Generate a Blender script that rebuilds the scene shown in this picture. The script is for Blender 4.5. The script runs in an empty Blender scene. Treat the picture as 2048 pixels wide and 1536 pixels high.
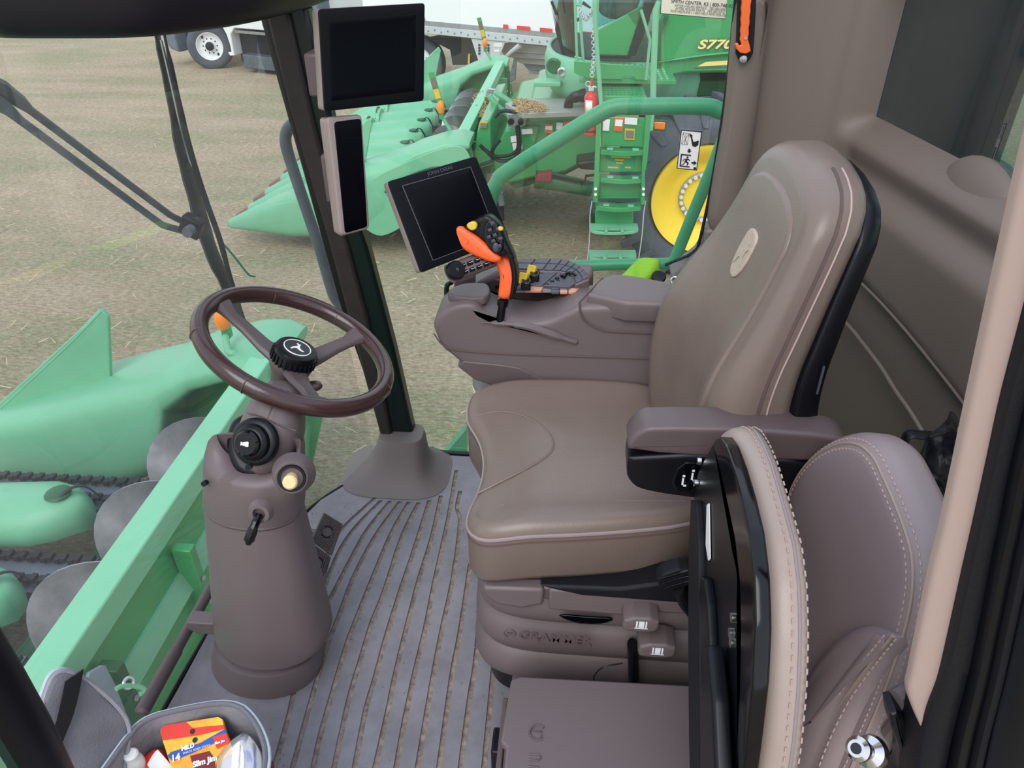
import bpy, bmesh, math, random
from mathutils import Vector as V, Matrix
random.seed(7)
SC = bpy.context.scene
COL = SC.collection
PI = math.pi
# ---------------------------------------------------------------- camera (standing at the open cab door)
PITCH, YAW, FPX, EYE = math.radians(33), math.radians(4.7), 1500.0, V((0, 0, 1.5))
RT = V((math.cos(YAW), math.sin(YAW), 0))
FW = V((-math.sin(YAW)*math.cos(PITCH), math.cos(YAW)*math.cos(PITCH), -math.sin(PITCH)))
UP = V((-math.sin(YAW)*math.sin(PITCH), math.cos(YAW)*math.sin(PITCH), math.cos(PITCH)))
cd = bpy.data.cameras.new('camera'); cam = bpy.data.objects.new('camera', cd); COL.objects.link(cam)
cam.location = EYE; cam.rotation_euler = (PI/2-PITCH, 0, YAW)
cd.sensor_width = 36; cd.lens = 36*FPX/2048; cd.clip_start = .02; cd.clip_end = 500
SC.camera = cam
SC.view_settings.view_transform = 'Standard'; SC.view_settings.look = 'None'
SC.view_settings.exposure = .38; SC.view_settings.gamma = 1; SC.view_settings.use_curve_mapping = False
def ray(u, v): return FW + RT*((u-1024)/FPX) + UP*((768-v)/FPX)
def P(u, v, x=None, y=None, z=None, d=None):
    r = ray(u, v)
    t = d if d is not None else (x/r.x if x is not None else (y/r.y if y is not None else (z-1.5)/r.z))
    return EYE + r*t
def PL(u, v, p0, n):
    r = ray(u, v); n = V(n)
    return EYE + r*((V(p0)-EYE).dot(n)/r.dot(n))
# ---------------------------------------------------------------- materials
def lin(c):
    if isinstance(c, str): c = tuple(int(c[i:i+2], 16)/255 for i in (0, 2, 4))
    return tuple(x/12.92 if x <= .04045 else ((x+.055)/1.055)**2.4 for x in c)
def mat(name, col, rough=.5, metal=0, bump=0, bscale=200, var=0, vscale=5, spec=.5, col2=None, coat=0, bdist=.002, emit=None):
    m = bpy.data.materials.new(name); m.use_nodes = True
    nt = m.node_tree; b = nt.nodes['Principled BSDF']; N = nt.nodes.new; Lk = nt.links.new
    c = lin(col)
    b.inputs['Base Color'].default_value = (*c, 1); b.inputs['Roughness'].default_value = rough
    b.inputs['Metallic'].default_value = metal; b.inputs['Specular IOR Level'].default_value = spec
    b.inputs['Coat Weight'].default_value = coat
    if emit: b.inputs['Emission Color'].default_value = (*c, 1); b.inputs['Emission Strength'].default_value = emit
    tc = N('ShaderNodeTexCoord')
    if var or col2:
        n = N('ShaderNodeTexNoise'); n.inputs['Scale'].default_value = vscale; n.inputs['Detail'].default_value = 6
        n.inputs['Roughness'].default_value = .65
        Lk(tc.outputs['Object'], n.inputs['Vector'])
        r = N('ShaderNodeValToRGB'); r.color_ramp.elements[0].position = .3; r.color_ramp.elements[1].position = .7
        d = lin(col2) if col2 else tuple(x*(1-var) for x in c)
        r.color_ramp.elements[0].color = (*d, 1); r.color_ramp.elements[1].color = (*(tuple(min(1, x*(1+var)) for x in c)), 1)
        Lk(n.outputs['Fac'], r.inputs['Fac']); Lk(r.outputs['Color'], b.inputs['Base Color'])
    if bump:
        n2 = N('ShaderNodeTexNoise'); n2.inputs['Scale'].default_value = bscale; n2.inputs['Detail'].default_value = 3
        Lk(tc.outputs['Object'], n2.inputs['Vector'])
        bp = N('ShaderNodeBump'); bp.inputs['Strength'].default_value = bump; bp.inputs['Distance'].default_value = bdist
        Lk(n2.outputs['Fac'], bp.inputs['Height']); Lk(bp.outputs['Normal'], b.inputs['Normal'])
    return m
def glass(name, col, refl=1.0, rough=.0, haze=0):
    m = bpy.data.materials.new(name); m.use_nodes = True
    nt = m.node_tree; nt.nodes.clear(); N = nt.nodes.new; Lk = nt.links.new
    o = N('ShaderNodeOutputMaterial'); t = N('ShaderNodeBsdfTransparent'); g = N('ShaderNodeBsdfGlossy'); f = N('ShaderNodeLayerWeight')
    t.inputs['Color'].default_value = (*col, 1); g.inputs['Roughness'].default_value = rough
    pw = N('ShaderNodeMath'); pw.operation = 'POWER'; pw.inputs[1].default_value = 5; ma = N('ShaderNodeMath'); ma.operation = 'MULTIPLY_ADD'
    ma.inputs[1].default_value = .93; ma.inputs[2].default_value = .07; Lk(f.outputs['Facing'], pw.inputs[0]); Lk(pw.outputs[0], ma.inputs[0])
    mx = N('ShaderNodeMixShader'); mu = N('ShaderNodeMath'); mu.operation = 'MULTIPLY'; mu.inputs[1].default_value = refl; mu.use_clamp = True
    Lk(ma.outputs[0], mu.inputs[0]); Lk(mu.outputs[0], mx.inputs['Fac'])
    src = t
    if haze:   # dust film on the pane
        df = N('ShaderNodeBsdfDiffuse'); df.inputs['Color'].default_value = (.8, .8, .78, 1)
        hm = N('ShaderNodeMixShader'); tc = N('ShaderNodeTexCoord'); n = N('ShaderNodeTexNoise'); n.inputs['Scale'].default_value = 2.5
        n.inputs['Detail'].default_value = 5
        mm = N('ShaderNodeMath'); mm.operation = 'MULTIPLY'; mm.inputs[1].default_value = haze*2
        Lk(tc.outputs['Object'], n.inputs['Vector']); Lk(n.outputs['Fac'], mm.inputs[0]); Lk(mm.outputs[0], hm.inputs['Fac'])
        Lk(t.outputs[0], hm.inputs[1]); Lk(df.outputs[0], hm.inputs[2]); src = hm
    Lk(src.outputs[0], mx.inputs[1]); Lk(g.outputs[0], mx.inputs[2]); Lk(mx.outputs[0], o.inputs['Surface'])
    return m
MT = dict(
 plastic=mat('brown_plastic', '695d5e', .45, bump=.25, bscale=900, bdist=.0006),
 plasticd=mat('dark_brown_plastic', '5c4f50', .42, bump=.2, bscale=900, bdist=.0006),
 trim=mat('taupe_trim', '72665f', .55, bump=.25, bscale=800, bdist=.0006),
 trimg=mat('grey_trim', '686261', .45, bump=.2, bscale=800, bdist=.0006),
 housing=mat('taupe_housing', '93847f', .5), trimp=mat('beige_post_trim', 'ad978e', .6, bump=.2, bscale=900, bdist=.0005),
 leather=mat('taupe_leather', '76675f', .32, bump=.35, bscale=420, bdist=.0008, var=.06, vscale=4),
 leatherl=mat('light_taupe_leather', 'a4938a', .42, bump=.35, bscale=420, bdist=.0008, var=.05, vscale=4),
 leatherp=mat('mauve_leather', '948586', .4, bump=.35, bscale=420, bdist=.0008),
 thread=mat('seam_thread', 'b7a09a', .6), seam=mat('seam_groove', '5c4a46', .7),
 wheel=mat('wheel_leather', '3f2a2a', .2, bump=.1, bscale=300, spec=.6),
 black=mat('black_plastic', '0b0c12', .35, spec=.3), blackm=mat('matt_black_plastic', '111117', .6, spec=.3, bump=.2, bscale=600),
 blackg=mat('gloss_black', '05060a', .15, spec=.4), screen=mat('dark_screen', '02030a', .2, spec=.15), rubber=mat('black_rubber', '121319', .5, spec=.35, bump=.3, bscale=150),
 bezel=mat('navy_black_bezel', '05070d', .4, spec=.2), pillar=mat('dark_brown_pillar', '2a2221', .5, bump=.3, bscale=400, var=.2, vscale=30),
 pillarg=mat('dark_green_pillar', '071a16', .35, spec=.4), frit=mat('black_frit', '08080c', .4),
 matb=mat('floor_mat', '86838b', .42, bump=.3, bscale=60, bdist=.002, var=.08, vscale=9, col2='6f6c72'),
 matd=mat('groove_dirt', '9c8d80', .9, bump=.8, bscale=120, vscale=70, col2='5f554e', var=.15),
 boot=mat('pillar_boot', '6f6766', .6, bump=.2, bscale=300),
 orange=mat('orange_grip', 'f8642c', .4), orange2=mat('orange_hook', 'e8682a', .4), yellow=mat('yellow_button', 'd9b93a', .4),
 cream=mat('cream_knob', 'e8cf98', .4), white=mat('white_marking', 'eeeeee', .5), key=mat('key_grey', '4a4b55', .4), panel=mat('control_panel', '8b8888', .4),
 keyo=mat('key_orange', 'c98f74', .5), chrome=mat('chrome', 'd8d8d8', .2, 1), steel=mat('galvanised_steel', 'a9adb3', .4, .7, var=.15, vscale=8),
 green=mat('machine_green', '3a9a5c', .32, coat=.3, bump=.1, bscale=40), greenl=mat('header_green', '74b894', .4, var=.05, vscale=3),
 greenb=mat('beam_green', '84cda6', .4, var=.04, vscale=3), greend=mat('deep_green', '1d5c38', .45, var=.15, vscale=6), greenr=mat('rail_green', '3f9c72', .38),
 yellowr=mat('wheel_yellow', 'ffd83a', .4), tyre=mat('tyre_rubber', '565b66', .8, bump=.4, bscale=20, bdist=.01, var=.12, vscale=6),
 tip=mat('snout_tip', '7d5f58', .6), auger=mat('auger_steel', '9a979c', .35, .5, var=.2, vscale=10), chain=mat('chain_black', '25282c', .6, var=.4, vscale=30),
 trash=mat('crop_trash', 'c2a377', .9, col2='7a5a3a', var=.2, vscale=40, bump=1, bscale=60, bdist=.01),
 whitep=mat('white_paint', 'f2f4f8', .3), greyt=mat('grey_truck_part', '6c7684', .5, var=.15, vscale=5), dark=mat('undercarriage', '1e2128', .7, var=.5, vscale=10),
 red=mat('red_paint', 'd3262b', .35), redd=mat('maroon_fabric', '7c1f28', .7), reflr=mat('red_reflector', 'e0343a', .4), amber=mat('amber_lens', 'ff8a1a', .2),
 hopper=mat('hopper_alu', 'a3a3a0', .45, .2, var=.1, vscale=3), galv=mat('rail_alu', 'ccd3da', .4, .3),
 greyf=mat('grey_lining', '8e8d94', .45, bump=.6, bscale=25, bdist=.01), greyfd=mat('grey_fabric', '6b6b72', .7, bump=.5, bscale=300), piping=mat('grey_piping', 'b9c2cc', .5),
 clothg=mat('lime_cloth', '7fb52c', .8, bump=.5, bscale=250), snacky=mat('snack_yellow', 'f3c22c', .35, var=.1, vscale=30, col2='f08a22'), snackr=mat('snack_red', 'dd3326', .35),
 snackb=mat('snack_blue', '1d50b4', .35), paperw=mat('paper_white', 'e6e4e2', .6), sticker=mat('sticker_cream', 'd8d4bf', .5), ink=mat('ink', '15151a', .6), inkg=mat('ink_grey', '77756e', .6),
 paleyellow=mat('pale_yellow_paint', 'f7e68a', .4), pine=mat('slate_hanger', '74828c', .6), mirror=mat('dusty_grey_bar', '566068', .5, var=.3, vscale=12), emblem=mat('emblem_patch', 'b3a596', .6, bump=.6, bscale=150),
 bagb=mat('black_bag', '1b1c22', .35, bump=1, bscale=14, bdist=.02), bolt=mat('bolt', 'c4c8cc', .3, .8), yellowk=mat('sticker_yellow', 'e5b62e', .5), orangek=mat('sticker_orange', 'd9652c', .5), headl=mat('headliner', '9a8474', .8, bump=.3, bscale=200), brow=mat('dark_visor', '17131b', .45, spec=.4),
 glassw=glass('windscreen_glass', (.95, .985, .95), 2.2, haze=.075), glasss=glass('side_glass', (.95, .985, .96), .7, haze=.012), glassr=glass('rear_glass', (.28, .40, .38), 1.8, haze=.03),
 glassc=glass('neighbour_glass', (.45, .75, .75), 1.3), film=glass('clear_film', (.9, .92, .97), 2.0, .1, haze=.12),
)
# ---------------------------------------------------------------- mesh builder
ORG = {}
def frame(o, r, u):
    o, r, u = V(o), V(r).normalized(), V(u); u = (u - r*u.dot(r)).normalized(); n = r.cross(u)
    return o, r, u, n
def spl(pts, n=8):
    """Catmull-Rom through points"""
    pts = [V(p) for p in pts]
    if len(pts) < 3: return pts
    out = []; q = [pts[0]*2-pts[1]]+pts+[pts[-1]*2-pts[-2]]
    for i in range(1, len(q)-2):
        a, b, c, d = q[i-1:i+3]
        for k in range(n):
            t = k/n; out.append(.5*((2*b)+(c-a)*t+(2*a-5*b+4*c-d)*t*t+(3*b-a-3*c+d)*t**3))
    out.append(pts[-1]); return out
def resample(poly, N):
    poly = [V(p) for p in poly]; L = [0]
    for i in range(len(poly)): L.append(L[-1]+(poly[(i+1) % len(poly)]-poly[i]).length)
    out = []; j = 0
    for k in range(N):
        s = L[-1]*k/N
        while L[j+1] < s: j += 1
        t = (s-L[j])/max(1e-9, L[j+1]-L[j]); out.append(poly[j].lerp(poly[(j+1) % len(poly)], t))
    return out
def chaikin(p, k=2):
    for _ in range(k):
        q = []
        for i in range(len(p)):
            a, b = V(p[i]), V(p[(i+1) % len(p)]); q += [a.lerp(b, .25), a.lerp(b, .75)]
        p = q
    return p
def roundpoly(p, cr, k=6):
    out = []
    for i in range(len(p)):
        a, b, c = V(p[i-1]), V(p[i]), V(p[(i+1) % len(p)]); d = min(cr, (a-b).length*.45, (c-b).length*.45)
        u, w = b+(a-b).normalized()*d, b+(c-b).normalized()*d
        out += [(u*(1-t)**2+b*2*t*(1-t)+w*t*t) for t in [j/k for j in range(k+1)]]
    return out
class MB:
    def __init__(s): s.v = []; s.f = []; s.m = []; s.mi = 0
    def add(s, vs, fs):
        o = len(s.v); s.v += [V(x) for x in vs]; s.f += [[i+o for i in f] for f in fs]; s.m += [s.mi]*len(fs); return s
    def box(s, c, sz, r=None):
        c = V(c); h = V(sz)/2; R = r if r else Matrix.Identity(3)
        vs = [c+R@V((h.x*a, h.y*b, h.z*d)) for a in (-1, 1) for b in (-1, 1) for d in (-1, 1)]
        return s.add(vs, [(0, 1, 3, 2), (4, 6, 7, 5), (0, 4, 5, 1), (2, 3, 7, 6), (0, 2, 6, 4), (1, 5, 7, 3)])
    def bb(s, a, b): return s.box((V(a)+V(b))/2, [abs(V(b)[i]-V(a)[i]) for i in range(3)])
    def prism(s, poly, vec):
        n = len(poly); vec = V(vec); p = [V(x) for x in poly]
        return s.add(p+[x+vec for x in p], [list(range(n))[::-1], list(range(n, 2*n))]+[(i, (i+1) % n, n+(i+1) % n, n+i) for i in range(n)])
    def loft(s, rings, cap=True, close=True):
        n = len(rings[0]); vs = [p for r in rings for p in r]; fs = []
        for k in range(len(rings)-1):
            for i in range(n if close else n-1):
                j = (i+1) % n; fs.append((k*n+i, k*n+j, (k+1)*n+j, (k+1)*n+i))
        if cap: fs += [list(range(n))[::-1], list(range((len(rings)-1)*n, len(rings)*n))]
        return s.add(vs, fs)
    def tube(s, pts, r, n=10, cap=True, smooth=0, flat=1):
        pts = spl(pts, smooth) if smooth else [V(p) for p in pts]
        m = len(pts); rs = r if isinstance(r, (list, tuple)) else [r]*m
        if len(rs) != m: rs = [rs[0]+(rs[-1]-rs[0])*i/(m-1) if len(rs) == 2 else rs[min(len(rs)-1, int(i*(len(rs)-1)/(m-1)+.5))] for i in range(m)]
        rings = []; up = None
        for i, p in enumerate(pts):
            t = (pts[min(i+1, m-1)]-pts[max(i-1, 0)]).normalized()
            if up is None:
                up = V((0, 0, 1)) if abs(t.z) < .9 else V((1, 0, 0))
            a = (up-t*up.dot(t))
            a = a.normalized() if a.length > 1e-6 else t.orthogonal().normalized(); b = t.cross(a); up = a
            rings.append([p+(a*math.cos(2*PI*k/n)*flat+b*math.sin(2*PI*k/n))*rs[i] for k in range(n)])
        return s.loft(rings, cap)
    def cyl(s, a, b, r, r2=None, n=24): return s.tube([a, b], [r, r if r2 is None else r2], n)
    def lathe(s, o, ax, prof, n=32, cap=True):
        """prof: (distance along axis, radius)"""
        o = V(o); ax = V(ax).normalized(); a = ax.orthogonal().normalized(); b = ax.cross(a)
        return s.loft([[o+ax*h+(a*math.cos(2*PI*k/n)+b*math.sin(2*PI*k/n))*max(r, 1e-4) for k in range(n)] for h, r in prof], cap)
    def torus(s, o, ax, R, r, n=64, m=12, a0=0, a1=2*PI):
        o = V(o); ax = V(ax).normalized(); a = ax.orthogonal().normalized(); b = ax.cross(a); full = abs(a1-a0-2*PI) < 1e-6
        rings = []
        for k in range(n if full else n+1):
            t = a0+(a1-a0)*k/n; d = a*math.cos(t)+b*math.sin(t)
            rings.append([o+d*(R+r*math.cos(2*PI*j/m))+ax*r*math.sin(2*PI*j/m) for j in range(m)])
        if full: rings.append(rings[0])
        return s.loft(rings, not full)
    def ball(s, o, r, n=12, sc=(1, 1, 1)):
        o = V(o)
        return s.loft([[o+V((math.sin(PI*i/n)*math.cos(2*PI*k/(2*n))*sc[0], math.sin(PI*i/n)*math.sin(2*PI*k/(2*n))*sc[1], math.cos(PI*i/n)*sc[2]))*r for k in range(2*n)] for i in range(n+1)], False)
    def pad(s, poly, fr, T, r, dome=0, N=72, rnd=2, rb=None, arc=5, cr=0):
        """rounded slab: poly in (a,b); fr(a,b,w)->world, w=0 the front"""
        p = [V((x[0], x[1])) for x in poly]
        if cr: p = roundpoly(p, cr)
        elif rnd: p = chaikin(p, rnd)
        p = resample(p, N); area = sum(p[i].x*p[(i+1) % N].y-p[(i+1) % N].x*p[i].y for i in range(N))
        sg = 1 if area > 0 else -1; c = sum(p, V((0, 0)))/N; nn = []
        for i in range(N):
            t = (p[(i+1) % N]-p[i-1]).normalized(); nn.append(V((-t.y, t.x))*sg)
        rb = r*.5 if rb is None else rb
        def ring(d, w): return [fr((p[i]+nn[i]*d).x, (p[i]+nn[i]*d).y, w) for i in range(N)]
        R = [[fr(*(c.lerp(p[i]+nn[i]*rb, .5)), -T) for i in range(N)], ring(rb, -T), ring(rb*.3, -T+rb*.3), ring(0, -T+rb)]
        if T-rb-r > 1e-5: R.append(ring(0, -r))
        for k in range(1, arc+1):
            a = PI/2*k/arc; R.append(ring(r*(1-math.cos(a)), -r+r*math.sin(a)))
        for t in (.85, .65, .4, .15):
            h = dome*(1-t*t); R.append([fr(*(c.lerp(p[i]+nn[i]*r, t)), h) for i in range(N)])
        s.loft(R, True); s.outer = [fr(*(p[i]), -r) for i in range(N)]
        return s
    def build(s, name, m, parent=None, smooth=True, bevel=0, seg=2, sub=0, ang=35, solid=0):
        org = ORG[parent.name] if parent else (sum(s.v, V())/len(s.v) if s.v else V())
        me = bpy.data.meshes.new(name); me.from_pydata([v-org for v in s.v], [], s.f); 
        ms = m if isinstance(m, (list, tuple)) else [m]
        for x in ms: me.materials.append(MT[x] if isinstance(x, str) else x)
        me.polygons.foreach_set('material_index', s.m)
        bm = bmesh.new(); bm.from_mesh(me); bmesh.ops.remove_doubles(bm, verts=bm.verts, dist=1e-5); bmesh.ops.recalc_face_normals(bm, faces=bm.faces); bm.to_mesh(me); bm.free()
        if smooth:
            me.polygons.foreach_set('use_smooth', [True]*len(me.polygons)); me.set_sharp_from_angle(angle=math.radians(ang))
        o = bpy.data.objects.new(name, me); COL.objects.link(o)
        if parent: o.parent = parent
        else: o.location = org
        ORG[o.name] = org.copy()
        if solid: q = o.modifiers.new('s', 'SOLIDIFY'); q.thickness = solid; q.offset = 0
        if bevel: q = o.modifiers.new('b', 'BEVEL'); q.width = bevel; q.segments = seg; q.limit_method = 'ANGLE'; q.angle_limit = math.radians(30); q.harden_normals = False
        if sub: q = o.modifiers.new('u', 'SUBSURF'); q.levels = sub; q.render_levels = sub
        return o
def plane_fr(o, r, u):
    """frame function; normal = r x u points at the viewer"""
    o, r, u, n = frame(o, r, u)
    return lambda a, b, w: o+r*a+u*b+n*w
def uv(fr_o, r, u, p):
    o, r, u, n = frame(fr_o, r, u); d = V(p)-o; return (d.dot(r), d.dot(u))
def thing(name, label, cat, loc, group=None):
    o = bpy.data.objects.new(name, None); COL.objects.link(o); o.location = loc; o.empty_display_size = .05
    o['label'] = label; o['category'] = cat
    if group: o['group'] = group
    ORG[o.name] = V(loc); return o
def tag(o, label, cat, group=None):
    o['label'] = label; o['category'] = cat
    if group: o['group'] = group
    return o
def struct(o): o['kind'] = 'structure'; return o
def text(s, size, o, r, u, m, parent, name='lettering', ext=.0004, align='LEFT', bold=0, shear=0, sx=1):
    cu = bpy.data.curves.new('t', 'FONT'); cu.body = s; cu.size = size; cu.extrude = ext; cu.align_x = align; cu.offset = bold; cu.shear = shear
    t = bpy.data.objects.new('t', cu); COL.objects.link(t); dg = bpy.context.evaluated_depsgraph_get()
    me = bpy.data.meshes.new_from_object(t.evaluated_get(dg)); bpy.data.objects.remove(t)
    o, r, u, n = frame(o, r, u); org = ORG[parent.name] if parent else V()
    for v in me.vertices: c = v.co.copy(); v.co = o+r*c.x*sx+u*c.y+n*c.z-org
    me.materials.clear(); me.materials.append(MT[m]); ob = bpy.data.objects.new(name, me); COL.objects.link(ob)
    if parent: ob.parent = parent
    ORG[ob.name] = org; return ob
def pxpad(M, px, p0, n, T, r, up=(0, 0, 1), **k):
    """rounded slab whose front outline is given by sight lines onto the plane (p0, n)"""
    n = V(n).normalized(); u = V(up)-n*n.dot(V(up)); u.normalize(); rr = u.cross(n)
    o = V(p0); f = plane_fr(o, rr, u)
    pts = [PL(*q, p0, n) for q in px]; ab = [((p-o).dot(rr), (p-o).dot(u)) for p in pts]
    M.pad(ab, f, T, r, **k); return f, ab
# ================================================================ sky, light, ground
w = bpy.data.worlds.new('sky'); SC.world = w; w.use_nodes = True
nt = w.node_tree; bg = nt.nodes['Background']
tc = nt.nodes.new('ShaderNodeTexCoord'); sp = nt.nodes.new('ShaderNodeSeparateXYZ'); rp = nt.nodes.new('ShaderNodeValToRGB')
nt.links.new(tc.outputs['Generated'], sp.inputs[0]); nt.links.new(sp.outputs['Z'], rp.inputs['Fac']); nt.links.new(rp.outputs['Color'], bg.inputs['Color'])
rp.color_ramp.elements[0].position = .0; rp.color_ramp.elements[0].color = (.92, .95, 1, 1)
rp.color_ramp.elements[1].position = .8; rp.color_ramp.elements[1].color = (.72, .82, 1, 1)
bg.inputs['Strength'].default_value = 1.05
sl = bpy.data.lights.new('hazy_sun', 'SUN'); sl.energy = 1.5; sl.angle = math.radians(40); sl.color = (1, .97, .92)
so = bpy.data.objects.new('hazy_sun', sl); COL.objects.link(so); so.rotation_euler = (math.radians(42), math.radians(-12), 0); so.location = (0, 0, 30)
GZ = -2.05
gm = bpy.data.materials.new('dry_grass'); gm.use_nodes = True
nt = gm.node_tree; b = nt.nodes['Principled BSDF']; b.inputs['Roughness'].default_value = .95; N = nt.nodes.new; Lk = nt.links.new
tc = N('ShaderNodeTexCoord')
def noise(sc, det=8, rough=.65, vec=None):
    n = N('ShaderNodeTexNoise'); n.inputs['Scale'].default_value = sc; n.inputs['Detail'].default_value = det; n.inputs['Roughness'].default_value = rough
    Lk(vec or tc.outputs['Object'], n.inputs['Vector']); return n
def ramp(src, stops):
    r = N('ShaderNodeValToRGB'); e = r.color_ramp.elements
    while len(e) < len(stops): e.new(.5)
    for i, (p, c) in enumerate(stops): e[i].position = p; e[i].color = (*lin(c), 1)
    Lk(src, r.inputs['Fac']); return r
mp = N('ShaderNodeMapping'); mp.inputs['Scale'].default_value = (.55, 1.6, 1); Lk(tc.outputs['Object'], mp.inputs['Vector'])
big = noise(.45, 7, .6, mp.outputs['Vector']); mp2 = N('ShaderNodeMapping'); mp2.inputs['Scale'].default_value = (.6, 1.5, 1); Lk(tc.outputs['Object'], mp2.inputs['Vector']); fine = noise(22, 12, .9, mp2.outputs['Vector']); mid = noise(3.5, 8, .75, mp.outputs['Vector'])
r1 = ramp(fine.outputs['Fac'], [(.36, '7f6a55'), (.5, 'd2bb9d'), (.62, 'fff2e0')])
r2 = ramp(fine.outputs['Fac'], [(.36, '555b3a'), (.5, '9ba374'), (.62, 'e0deba')])
mask = ramp(big.outputs['Fac'], [(.44, '000000'), (.57, 'ffffff')])
mask2 = ramp(mid.outputs['Fac'], [(.35, '303030'), (.65, 'ffffff')])
mm = N('ShaderNodeMix'); mm.data_type = 'RGBA'; mm.blend_type = 'MULTIPLY'; mm.inputs[0].default_value = 1
Lk(mask.outputs[0], mm.inputs[6]); Lk(mask2.outputs[0], mm.inputs[7])
mx = N('ShaderNodeMix'); mx.data_type = 'RGBA'; Lk(mm.outputs[2], mx.inputs[0]); Lk(r1.outputs[0], mx.inputs[6]); Lk(r2.outputs[0], mx.inputs[7])
m3 = N('ShaderNodeMix'); m3.data_type = 'RGBA'; m3.blend_type = 'MULTIPLY'; m3.inputs[0].default_value = .35
mr = ramp(mid.outputs['Fac'], [(.3, 'a09888'), (.7, 'ffffff')])
Lk(mx.outputs[2], m3.inputs[6]); Lk(mr.outputs[0], m3.inputs[7]); Lk(m3.outputs[2], b.inputs['Base Color'])
bp = N('ShaderNodeBump'); bp.inputs['Strength'].default_value = .8; bp.inputs['Distance'].default_value = .04; Lk(fine.outputs['Fac'], bp.inputs['Height']); Lk(bp.outputs['Normal'], b.inputs['Normal'])
MT['grass'] = gm
g = MB(); g.add([(-120, -30, GZ), (120, -30, GZ), (120, 160, GZ), (-120, 160, GZ)], [(0, 1, 2, 3)]); struct(g.build('ground', 'grass'))
# dry stalks lying on the grass near the machines
st = MB()
for i in range(700):
    x, y = random.uniform(-9, 4), random.uniform(2.5, 16); a = random.uniform(0, PI); l = random.uniform(.04, .14)
    p = V((x, y, GZ+.02)); q = p+V((math.cos(a)*l, math.sin(a)*l, random.uniform(0, .05))); st.tube([p, q], .004, 4)
so_ = st.build('straw_litter', mat('straw', 'd8c8a6', .9)); so_['kind'] = 'stuff'; so_['label'] = 'dry straw stalks scattered over the grass field'; so_['category'] = 'straw'

# ================================================================ cab shell
# floor with raised ribs
FL = [(.75, .1), (.75, 1.86), (-.30, 1.86), (-.44, 1.86), (-.57, 1.78), (-.64, 1.70), (-.70, 1.62), (-.745, 1.5), (-.79, 1.35), (-.83, 1.13), (-.84, .7), (-.84, .1)]
f = MB(); f.prism([(x, y, 0) for x, y in FL], (0, 0, -.05)); floor = struct(f.build('floor', 'matd', smooth=False))
GR = [
 [(754, 992), (689, 1052), (664, 1092), (645, 1130), (630, 1180)],
 [(767, 996), (715, 1049), (684, 1092), (661, 1141), (645, 1190)],
 [(782, 1000), (735, 1058), (698, 1124), (669, 1180), (655, 1206), (640, 1240), (600, 1330), (580, 1420), (548, 1536), (530, 1600)],
 [(800, 1003), (752, 1069), (709, 1149), (680, 1225), (655, 1290), (625, 1390), (585, 1536), (570, 1600)],
 [(818, 1003), (781, 1069), (735, 1180), (716, 1228), (693, 1289), (663, 1391), (642, 1464), (626, 1536), (612, 1600)],
 [(838, 1003), (804, 1072), (769, 1180), (744, 1243), (722, 1315), (697, 1401), (668, 1536), (655, 1600)],
 [(860, 996), (835, 1078), (801, 1180), (774, 1266), (750, 1355), (731, 1421), (709, 1536), (698, 1600)],
 [(883, 986), (864, 1072), (838, 1158), (812, 1258), (789, 1355), (775, 1424), (750, 1536), (737, 1600)],
 [(913, 940), (896, 1038), (870, 1158), (850, 1258), (827, 1355), (808, 1447), (792, 1536), (780, 1600)],
 [(921, 980), (914, 1015), (920, 1046), (907, 1149), (884, 1258), (862, 1375), (835, 1536), (824, 1600)],
 [(941, 1124), (921, 1258), (903, 1355), (878, 1536), (869, 1600)],
 [(962, 1200), (950, 1332), (941, 1383), (921, 1536), (913, 1600)],
 [(990, 1300), (985, 1356), (968, 1536), (961, 1600)]]
def fl(q): p = P(q[0], q[1], z=.006); return V((p.x, p.y, 0))
GP = [[fl(q) for q in g] for g in GR]
GP = [spl(g, 5) for g in GP]
def at_y(g, y):
    for a, b in zip(g, g[1:]):
        if a.y >= y >= b.y: return a.x+(b.x-a.x)*(a.y-y)/max(1e-9, a.y-b.y)
    return None
def left_edge(y):
    e = [(1.86, -.44), (1.78, -.57), (1.70, -.64), (1.62, -.70), (1.5, -.745), (1.35, -.79), (1.13, -.83), (.7, -.84), (.1, -.84)]
    for (ya, xa), (yb, xb) in zip(e, e[1:]):
        if ya >= y >= yb: return xa+(xb-xa)*(ya-y)/(ya-yb)
ys = [1.86-.012*i for i in range(147)]
rb_ = MB(); W = .006; HZ = .006
lines = [lambda y: (left_edge(y) or 0)-W] + [(lambda y, g=g: at_y(g, y)) for g in GP] + [lambda y: .75+W]
for y0, y1 in zip(ys, ys[1:]):
    xs0 = [l(y0) for l in lines]; xs1 = [l(y1) for l in lines]
    idx = [i for i in range(len(lines)) if xs0[i] is not None and xs1[i] is not None]
    for a, b in zip(idx, idx[1:]):
        A0, A1, B0, B1 = xs0[a]+W, xs1[a]+W, xs0[b]-W, xs1[b]-W
        if B0-A0 < .004 or B1-A1 < .004: continue
        rb_.add([(A0, y0, HZ), (B0, y0, HZ), (B1, y1, HZ), (A1, y1, HZ), (A0-.001, y0, 0), (B0+.001, y0, 0), (B1+.001, y1, 0), (A1-.001, y1, 0)],
                [(0, 3, 2, 1), (0, 4, 7, 3), (1, 2, 6, 5)])
struct(rb_.build('floor_mat_ribs', 'matb', floor, smooth=False))
cr = MB()   # crumbs on the mat
for i in range(260):
    x, y = random.uniform(-.75, 0), random.uniform(.6, 1.75); s = random.uniform(.0008, .0022)
    cr.ball((x, y, .0075), s, 3)
c_ = cr.build('floor_crumbs', 'matd', floor); c_['kind'] = 'stuff'
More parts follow.
